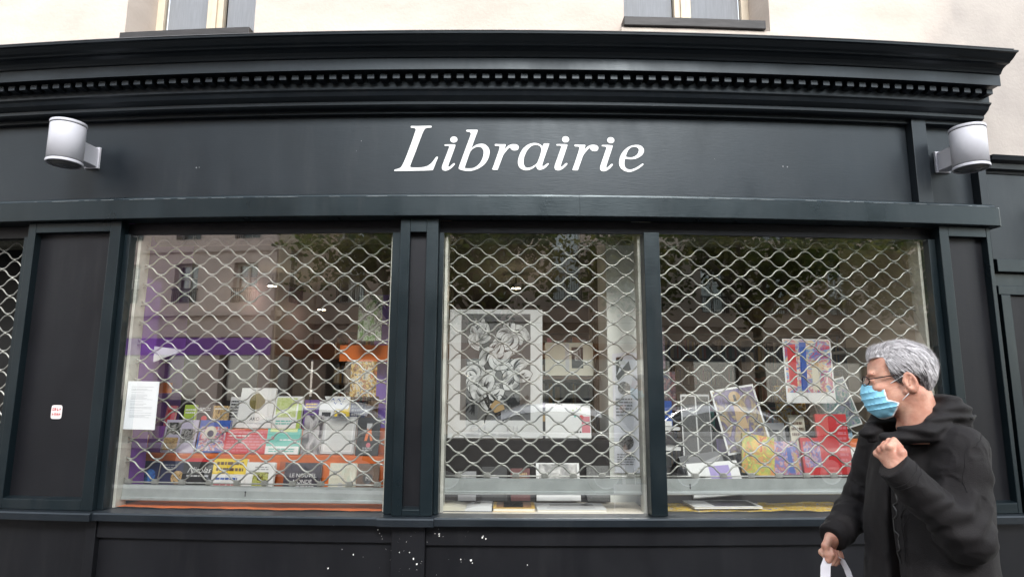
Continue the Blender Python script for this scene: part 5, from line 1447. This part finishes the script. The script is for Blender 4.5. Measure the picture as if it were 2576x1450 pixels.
# --- torso frame
TC = Vector((1.332, -1.880, 0)); FA = Vector((-.985, -.17, 0)).normalized(); LA = Vector((0, 0, 1)).cross(FA)
BR = [[FA.x, FA.y, 0], [LA.x, LA.y, 0], [0, 0, 1]]
def B(a, b, z): return tuple(Vector((TC.x, TC.y, z)) + FA * a + LA * b)
# inner body, arms and legs under the clothes
lo_b = (1.0, -2.25, .55); vb = .010
X, Y, Z = axes3(lo_b, (1.60, -1.50, 1.50), vb)
d = ell(X, Y, Z, B(0, 0, 1.20), (.10, .15, .22), BR)
d = smin(d, ell(X, Y, Z, B(0, 0, .88), (.11, .15, .20), BR), .05)
for a, b, c in ((shL, elL, wrL), (shR, elR, wrR)):
    d = smin(d, cone(X, Y, Z, tuple(a), tuple(b), .045, .038), .03); d = smin(d, cone(X, Y, Z, tuple(b), tuple(c - (c - b).normalized() * .06), .032, .020), .02)
d = smin(d, cone(X, Y, Z, B(-.02, 0, 1.35), (1.283, -1.94, 1.47), .055, .05), .03)
bv, bq, bt = surf(d, lo_b, vb)
body = mesh_obj("body", [(h2w(hv), hq, ht), handL[:3], handR[:3], (bv, bq, bt)], [SKIN], man)

# --- jacket
vj = .0052
lo_j = (1.00, -2.26, .70); hi_j = (1.66, -1.48, 1.57)
X, Y, Z = axes3(lo_j, hi_j, vj)
A_ = (X - TC.x) * FA.x + (Y - TC.y) * FA.y
Bc = (X - TC.x) * LA.x + (Y - TC.y) * LA.y
tor = ell(X, Y, Z, B(.0, 0, 1.23), (.142, .188, .20), BR)
tor = smin(tor, ell(X, Y, Z, B(-.018, 0, 1.345), (.112, .185, .085), BR), .05)
tor = smin(tor, ell(X, Y, Z, B(.008, 0, 1.02), (.160, .198, .26), BR), .08)
tor = smin(tor, ell(X, Y, Z, B(.005, 0, .80), (.170, .210, .26), BR), .08)
n1 = vnoise(A_ * 9 + 3, Bc * 9, Z * 3.2); n2 = vnoise(X * 26, Y * 26, Z * 14 + 5)
def ridged(n): return np.clip(1 - np.abs(n) * 5.5, 0, 1) ** 2
rg = ridged(vnoise(A_ * 7 + 1.3 + 4 * n1, Bc * 7 + 2, Z * 4.0)) * np.clip((1.33 - Z) / .15, 0, 1)
tor = tor + .018 * n1 + .006 * n2 - .0040 * rg
# centre-front opening, wider towards the hem
wz = np.clip((1.36 - Z) / .45, 0, 1)
slot = np.maximum(np.abs(Bc - .012 - .025 * wz) - (.003 + .024 * wz ** 2), .075 - A_)
tor = smax(tor, -slot, .010)
flap = np.maximum(np.abs(Bc - .052 - .028 * wz) - .012, .06 - A_)                    # placket edge
tor = np.where(flap < 0, tor - .004, tor)
def sleeve(sh, el, wr, r0, r1, r2, seed):
    up = cone(X, Y, Z, tuple(sh), tuple(el), r0, r1)
    fo = cone(X, Y, Z, tuple(el), tuple(wr), r1, r2)
    a = smin(up, fo, .035)
    # ring folds along the forearm and radial folds around the inner elbow
    e = np.array(el); w = np.array(wr); dirv = (w - e) / np.linalg.norm(w - e)
    s = (X - e[0]) * dirv[0] + (Y - e[1]) * dirv[1] + (Z - e[2]) * dirv[2]
    nn = vnoise(X * 14 + seed, Y * 14, Z * 14)
    fold = np.sin(s * 120 + 9 * nn) * np.exp(-((s - .07) / .11) ** 2)
    u = np.array(sh); du = (e - u) / np.linalg.norm(e - u)
    s2 = (X - u[0]) * du[0] + (Y - u[1]) * du[1] + (Z - u[2]) * du[2]
    fold2 = np.sin(s2 * 62 + 10 * vnoise(X * 9, Y * 9 + seed, Z * 9)) * np.exp(-((s2 - .17) / .12) ** 2)
    rgd = ridged(vnoise(X * 9 + seed + 3 * nn, Y * 9, Z * 15 + seed)) + .7 * ridged(vnoise(X * 17 + seed, Y * 17 + 3, Z * 12 + 2 * nn))
    return a + .0042 * fold * (np.abs(fo) < .05) + .0036 * fold2 + .009 * nn - .0034 * rgd
slL = sleeve(shL, elL, wrL, .078, .064, .044, 2.0)
slR = sleeve(shR, elR, wrR, .076, .062, .044, 6.0)
# cuffs
def cuff(wr, el):
    dv = (Vector(wr) - Vector(el)).normalized(); a = Vector(wr) - dv * .035; b = Vector(wr) - dv * .002
    return np.maximum(cone(X, Y, Z, tuple(a), tuple(b), .047, .045), (X - b.x) * dv.x + (Y - b.y) * dv.y + (Z - b.z) * dv.z)
def cut_end(dist, wr, el):
    dv = (Vector(wr) - Vector(el)).normalized(); b = Vector(wr) + dv * .002
    return np.maximum(dist, np.where(dist < .12, (X - b.x) * dv.x + (Y - b.y) * dv.y + (Z - b.z) * dv.z, -1))
slL = smin(cut_end(slL, wrL, elL), cuff(wrL, elL), .004); slR = smin(cut_end(slR, wrR, elR), cuff(wrR, elR), .004)
jac = smin(tor, slL, .022); jac = smin(jac, slR, .022)
# dark crease where the near sleeve meets the body
cr_ = cone(X, Y, Z, (1.235, -2.075, 1.215), (1.315, -2.115, 1.235), .006, .004)
jac = smax(jac, -cr_, .014)
# hood lying on the shoulders and collar round the neck
hood = ell(X, Y, Z, (1.392, -1.905, 1.468), (.070, .105, .054))
hood = smin(hood, ell(X, Y, Z, (1.372, -1.955, 1.494), (.058, .070, .046)), .03)
hood = smin(hood, cone(X, Y, Z, (1.360, -1.995, 1.502), (1.262, -2.028, 1.432), .034, .027), .02)
hood = smin(hood, cone(X, Y, Z, (1.262, -2.028, 1.432), (1.168, -1.985, 1.408), .027, .024), .02)
hood = smin(hood, cone(X, Y, Z, (1.370, -1.83, 1.490), (1.220, -1.835, 1.445), .032, .030), .02)
hood = smin(hood, cone(X, Y, Z, (1.220, -1.835, 1.445), (1.150, -1.905, 1.418), .030, .026), .02)
hood = hood + .010 * vnoise(X * 22, Y * 22, Z * 40 + 3) + .0035 * np.sin(Z * 190 + 6 * vnoise(X * 12, Y * 12, Z * 12))
jac = smin(jac, hood, .016)
jac = smax(jac, -cone(X, Y, Z, (1.256, -1.932, 1.62), (1.284, -1.930, 1.435), .070, .058), .010)
jac = np.maximum(jac, .745 - Z)
jv, jq, jt = surf(jac, lo_j, vj)
jacket = mesh_obj("jacket", [(jv, jq, jt)], [JACKET], man)
# seams, laid as thin raised welts on the cloth
jt_ = bpy.data.objects["jacket"]
from mathutils.bvhtree import BVHTree
bvh = BVHTree.FromPolygons([v.co.copy() for v in jt_.data.vertices], [tuple(p.vertices) for p in jt_.data.polygons])
def seam(pts, r=.0016, n=40, name="seam", lift=.0002, m_=None):
    out = []
    P_ = [Vector(p) for p in pts]
    for i in range(n + 1):
        t = i / n * (len(P_) - 1); k_ = min(int(t), len(P_) - 2); q = P_[k_].lerp(P_[k_ + 1], t - k_)
        co, no, _, _ = bvh.find_nearest(q)
        out.append(co + (q - co).normalized() * 0 + no * lift)
    MB().tube(out, r, 5).build(name, m_ or JACKET, jacket, smooth=True)
seam([B(-.06, .16, 1.45), B(.04, .21, 1.38), B(.07, .215, 1.30), B(.05, .215, 1.22)])                       # armhole
dvc = (wrL - elL).normalized()
for off in (.030, .046):
    c_ = wrL - dvc * off; u_ = dvc.cross(Vector((0, 0, 1))).normalized(); w_ = dvc.cross(u_)
    seam([c_ + (u_ * math.cos(a) + w_ * math.sin(a)) * .08 for a in [i * math.pi / 5 for i in range(11)]], r=.0013)
seam([B(.20, .075, 1.33), B(.22, .085, 1.2), B(.22, .095, 1.05), B(.22, .10, .90), B(.22, .10, .80)], r=.0018)   # placket edge
seam([B(.20, .095, 1.33), B(.22, .105, 1.2), B(.22, .115, 1.05), B(.22, .12, .90), B(.22, .12, .80)], r=.0010)
seam([B(.12, .25, .99), B(.03, .26, .965), B(-.05, .25, .96)], r=.0024)                                   # pocket welt
ZIP = mat("zip_teeth", (.05, .05, .052), rough=.4, metal=.6)
seam([B(.20, .045, 1.34), B(.22, .05, 1.2), B(.22, .055, 1.05)], r=.0028, name="zip", m_=ZIP)
# zip pull, drawstring toggle
MB().tube([B(.150, .055, 1.30), B(.158, .057, 1.275)], .0035, 6).build("zip_pull", ALU, jacket)
MB().tube([(1.395, -2.012, 1.478), (1.410, -2.016, 1.474), (1.425, -2.008, 1.480)], .005, 6).build("toggle", BLACK, jacket)

# --- trousers and shoes (below the picture)
lo_t = (1.0, -2.15, .02); vt = .012
X, Y, Z = axes3(lo_t, (1.75, -1.62, .98), vt)
d = ell(X, Y, Z, B(.0, 0, .85), (.12, .165, .13), BR)
d = smin(d, cone(X, Y, Z, B(.02, .085, .80), B(.16, .085, .45), .088, .062), .04); d = smin(d, cone(X, Y, Z, B(.16, .085, .45), B(.17, .085, .07), .062, .055), .03)
d = smin(d, cone(X, Y, Z, B(-.02, -.085, .80), B(-.10, -.085, .46), .088, .062), .04); d = smin(d, cone(X, Y, Z, B(-.10, -.085, .46), B(-.28, -.085, .10), .062, .055), .03)
d = d + .008 * vnoise(X * 18, Y * 18, Z * 12)
mesh_obj("trousers", [surf(d, lo_t, vt)], [JEANS], man)
for a0, b0 in ((.17, .085), (-.28, -.085)):
    lo_s = B(a0, b0, 0); lo_s = (lo_s[0] - .28, lo_s[1] - .16, -.01); X, Y, Z = axes3(lo_s, (lo_s[0] + .56, lo_s[1] + .32, .16), .008)
    d = smin(ell(X, Y, Z, B(a0 + .10, b0, .042), (.105, .046, .040), BR), ell(X, Y, Z, B(a0 - .02, b0, .060), (.085, .040, .055), BR), .03)
    d = np.maximum(d, .002 - Z)
    mesh_obj("shoe", [surf(d, lo_s, .008)], [SHOE], man)

# --- hair
def zp(zx, zy): return ((800 - zx) * 1.769e-4, (560 - zy) * 2.074e-4)
vox = .0024
lo = (-.135, -.105, -.10); hi = (.115, .105, .135)
X, Y, Z = axes3(lo, hi, vox)
pts = [zp(*p) for p in ((335, 345), (400, 305), (500, 290), (590, 290), (630, 400), (655, 480), (685, 590), (720, 640), (775, 640), (800, 590), (880, 545), (965, 515), (1055, 570), (1088, 650), (1080, 740), (1115, 810), (1200, 850), (1290, 850), (1420, 760), (1560, 300), (1200, -60), (700, -80), (300, 60), (230, 300))]
side = poly_sd(X[:, :, 0][:, :, None], Z[:, 0, :][None, 0:1, :] if False else Z, pts) if False else poly_sd(X.reshape(-1, 1), Z.reshape(1, -1), pts)[:, None, :]
hair = ell(X, Y, Z, (-.012, 0, .026), (.097, .077, .083))
hair = smin(hair, ell(X, Y, Z, (-.052, 0, -.005), (.052, .060, .058)), .02)
hair = smin(hair, cone(X, Y, Z, (.062, .030, .070), (.060, -.040, .066), .016, .016), .025)     # swept front
tuft = vnoise(X * 30, Y * 60, Z * 26) * .008 + vnoise(X * 70, Y * 190, Z * 60 + 4) * .005
hair = smax(hair + tuft, side, .005)
hair = np.maximum(hair, -(skull_i := ell(X, Y, Z, (-.010, 0, .026), (.089, .069, .070))))
hairp = surf(hair, lo, vox)
hw = h2w(hairp[0])
def hair_face(c): 
    l = (np.array(c) - np.array(HC)) @ HM
    v = math.sin(l[0] * 230 + l[1] * 90) + math.sin(l[2] * 310 + l[0] * 60)
    if l[2] < .012 and l[0] > -.075: return 2 if v > -1.2 else 1
    if l[2] < .030 and l[0] > -.060: return 1 if v > -.2 else 2
    return 0 if v > -1.0 else 1
hair_o = mesh_obj("hair", [(hw, hairp[1], hairp[2])], HAIRS, man, face_mat=hair_face)
# single locks combed back over the surface
rr = random.Random(4)
hl = hairp[0]
mbs_ = MB()
cand = [i for i in range(len(hl)) if (hl[i][0] + .012) ** 2 / .094 ** 2 + hl[i][1] ** 2 / .074 ** 2 + (hl[i][2] - .026) ** 2 / .080 ** 2 > .95]
for _ in range(8000):
    p = np.array(hl[rr.choice(cand)])
    nrm = np.array([(p[0] + .012) / .097 ** 2, p[1] / .077 ** 2, (p[2] - .026) / .083 ** 2]); nrm /= np.linalg.norm(nrm)
    comb = np.array([-1.0, .12 * rr.uniform(-1, 1), -.25 - 3.0 * max(0, -p[0] - .02) / .08 - (.9 if abs(p[1]) > .05 else 0) + rr.uniform(-.35, .35)])
    if p[0] > .02 and p[2] > .05: comb = np.array([-.6, -.5 + rr.uniform(-.5, .5), .35])
    comb = comb - nrm * comb.dot(nrm); comb /= np.linalg.norm(comb) + 1e-9
    sd = np.cross(comb, nrm) * .0005
    ln = rr.uniform(.014, .034); lift = rr.uniform(.0012, .0050)
    a, b, c = p + nrm * .0005, p + comb * ln * .5 + nrm * lift, p + comb * ln + nrm * lift * rr.uniform(.1, 1.1)
    dark = p[2] < .012 and p[0] > -.075
    mi = (2 if rr.random() < .7 else 1) if dark else (0 if rr.random() < .60 else (1 if rr.random() < .7 else 2))
    vs_ = h2w([a - sd, a + sd, b + sd, b - sd, c])
    mbs_.add([tuple(q) for q in vs_], [(0, 1, 2, 3), (3, 2, 4)], mi)
lo_o = mbs_.build("hair_lock", HAIRS, hair_o); lo_o["kind"] = "stuff"
for s in (-1, 1):          # eyebrows
    mb = MB()
    for i in range(40):
        t = rr.random(); c = np.array([.0885 - .020 * t ** 1.6, s * (.014 + .036 * t), .0065 + .004 * math.sin(t * 3) + rr.uniform(-.002, .002)])
        e = c + np.array([-.002, s * .006, .0015]); q = np.array([0, 0, .0007])
        mb.add([tuple(v) for v in h2w([c - q, e, c + q + np.array([.0012, 0, 0])])], [(0, 1, 2)])
    mb.build("eyebrow", HAIRS[2], hair_o)
    # eyes between the lids
    n = 12; vs_ = [(.0862 - .25 * abs(math.cos(a)) * .012 - (.006 if s * math.cos(a) > 0 else 0) * .5, s * .033 + .0105 * math.cos(a), -.0155 + .0042 * math.sin(a)) for a in [i * 2 * math.pi / n for i in range(n)]]
    MB().add([tuple(v) for v in h2w(vs_)], [tuple(range(n))]).build("eye", mat("eye_dark", (.03, .02, .015), rough=.2), man)

# --- surgical mask with pleats, white edge and ear loops
lo = (-.02, -.085, -.15); hi = (.135, .085, -.005)
X, Y, Z = axes3(lo, hi, .0018)
AY = np.abs(Y)
mk = ell(X, Y, Z, (.034, 0, -.072), (.071, .068, .062))
mk = smin(mk, ell(X, Y, Z, (.075, 0, -.048), (.034, .030, .034)), .03)
mk = smin(mk, ell(X, Y, Z, (.048, 0, -.105), (.036, .042, .028)), .03)
for k_, hz in enumerate((-.046, -.066, -.086, -.103)):
    slope = Z - hz + .16 * (X - .06)
    mk = mk - .0030 * np.exp(-np.abs(slope) / .004) * (slope < 0) - .0012 * np.exp(-(slope / .006) ** 2)
mk = mk + .004 * vnoise(X * 60, Y * 60, Z * 60)
mpts = [zp(*p) for p in ((120, 655), (225, 672), (300, 702), (400, 716), (545, 735), (558, 830), (572, 925), (660, 950), (752, 982), (690, 1092), (622, 1190), (500, 1230), (300, 1230), (120, 1000), (100, 780))]
reg = poly_sd(X.reshape(-1, 1), Z.reshape(1, -1), mpts)[:, None, :]
mask_f = np.maximum(np.abs(mk) - .0016, reg)
mv = surf(mask_f, lo, .0018)
def mface(c):
    l = (np.array(c) - np.array(HC)) @ HM
    return 1 if float(poly_sd(np.array([[l[0]]], f32), np.array([[l[2]]], f32), mpts)[0, 0]) > -.0042 and l[0] < .075 else 0
mask_o = mesh_obj("face_mask", [(h2w(mv[0]), mv[1], mv[2])], [MASKB, MASKW], man, face_mat=mface)
for s in (-1, 1):
    for pts_ in ([zp(548, 745) + (.052,), zp(700, 665) + (.066,), zp(860, 585) + (.077,), zp(930, 545) + (.078,)], [zp(750, 985) + (.058,), zp(820, 925) + (.066,), zp(885, 868) + (.074,), zp(960, 800) + (.070,)]):
        MB().tube([tuple(v) for v in h2w([(p[0], s * p[2], p[1]) for p in pts_])], .0014, 6).build("ear_loop", MASKW, mask_o, smooth=True)

# --- glasses
FRAME = mat("glasses_metal", (.045, .028, .025), rough=.35, metal=.5)
LENS = glass_mat("spectacle_lens", (.93, .95, .95), gain=1.6)
gl_o = empty("glasses"); gl_o.parent = man
for s in (-1, 1):
    ring = []
    for i in range(25):
        a = 2 * math.pi * i / 24; ll = .034 + .0245 * math.cos(a)
        ring.append((.104 - .020 * (ll / .058) ** 2, s * ll, -.0155 + .0145 * math.copysign(abs(math.sin(a)) ** .8, math.sin(a))))
    MB().tube([tuple(v) for v in h2w(ring)], .0019, 6, caps=False).build("rim", FRAME, gl_o, smooth=True)
    MB().add([tuple(v) for v in h2w(ring[:-1])], [tuple(range(24))]).build("lens", LENS, gl_o)
    MB().tube([tuple(v) for v in h2w([(.085, s * .0595, -.010), (.080, s * .066, -.010), (.030, s * .0735, -.004), (-.020, s * .0755, .002), (-.046, s * .0745, -.006), (-.055, s * .072, -.02)])], .0022, 6).build("temple", FRAME, gl_o, smooth=True)
MB().tube([tuple(v) for v in h2w([(.1035, -.0095, -.012), (.107, 0, -.008), (.1035, .0095, -.012)])], .0014, 6).build("bridge", FRAME, gl_o, smooth=True)

# ------------------------------------------------------------------ carrier bag in his far hand
PH = handR[3]
grip = PH(.086, .0, -.022)
bag = empty("carrier_bag", (grip.x - .02, grip.y - .05, .36), 0, "white paper carrier bag hanging by two flat handles from the man's hand", "bag")
BAGM = mat("white_bag_paper", (.72, .70, .76), rough=.6, var=.04, scale=30)
def strap(pts, w, wd):
    vs_, fs_ = [], []
    off = Vector(bag.location)
    wd = Vector(wd).normalized()
    th = Vector((wd.y, -wd.x, 0)) * .0012
    for p in pts:
        p = Vector(p) - off
        vs_ += [p - wd * w / 2 - th, p + wd * w / 2 - th, p + wd * w / 2 + th, p - wd * w / 2 + th]
    for i in range(len(pts) - 1):
        for j in range(4):
            fs_.append((i * 4 + j, i * 4 + (j + 1) % 4, (i + 1) * 4 + (j + 1) % 4, (i + 1) * 4 + j))
    MB().add(vs_, fs_).build("handle", BAGM, bag, smooth=False)
g = grip
dn = lambda du, dv, dz: tuple(g + U_ * du + V_ * dv + W_UP * dz)
strap([dn(.012, -.012, .012), dn(-.006, -.024, .006), dn(-.016, -.030, -.02), dn(-.020, -.032, -.07), dn(-.022, -.032, -.14), dn(-.015, -.030, -.30)], .030, U_ * .9 + V_ * .2)
strap([dn(.012, -.012, .012), dn(.030, -.004, .004), dn(.045, .004, -.03), dn(.058, .010, -.08), dn(.070, .014, -.14), dn(.080, .016, -.30)], .024, U_ * .75 - V_ * .5)
bz = g.z - .28
bl = Vector(bag.location)
bx_ = MB()
cx, cy = g.x + .03 - bl.x, g.y - bl.y
for x0_, x1_, y0_, y1_ in ((-.15, .15, -.05, -.048), (-.15, .15, .048, .05), (-.15, -.148, -.0478, .0478), (.148, .15, -.0478, .0478)):
    bx_.box(cx + x0_, cx + x1_, cy + y0_, cy + y1_, 0, bz - bl.z, seg=0)
bx_.box(cx - .15, cx + .15, cy - .05, cy + .05, -.002, -.0002, seg=0)
bx_.build("bag_body", BAGM, bag)
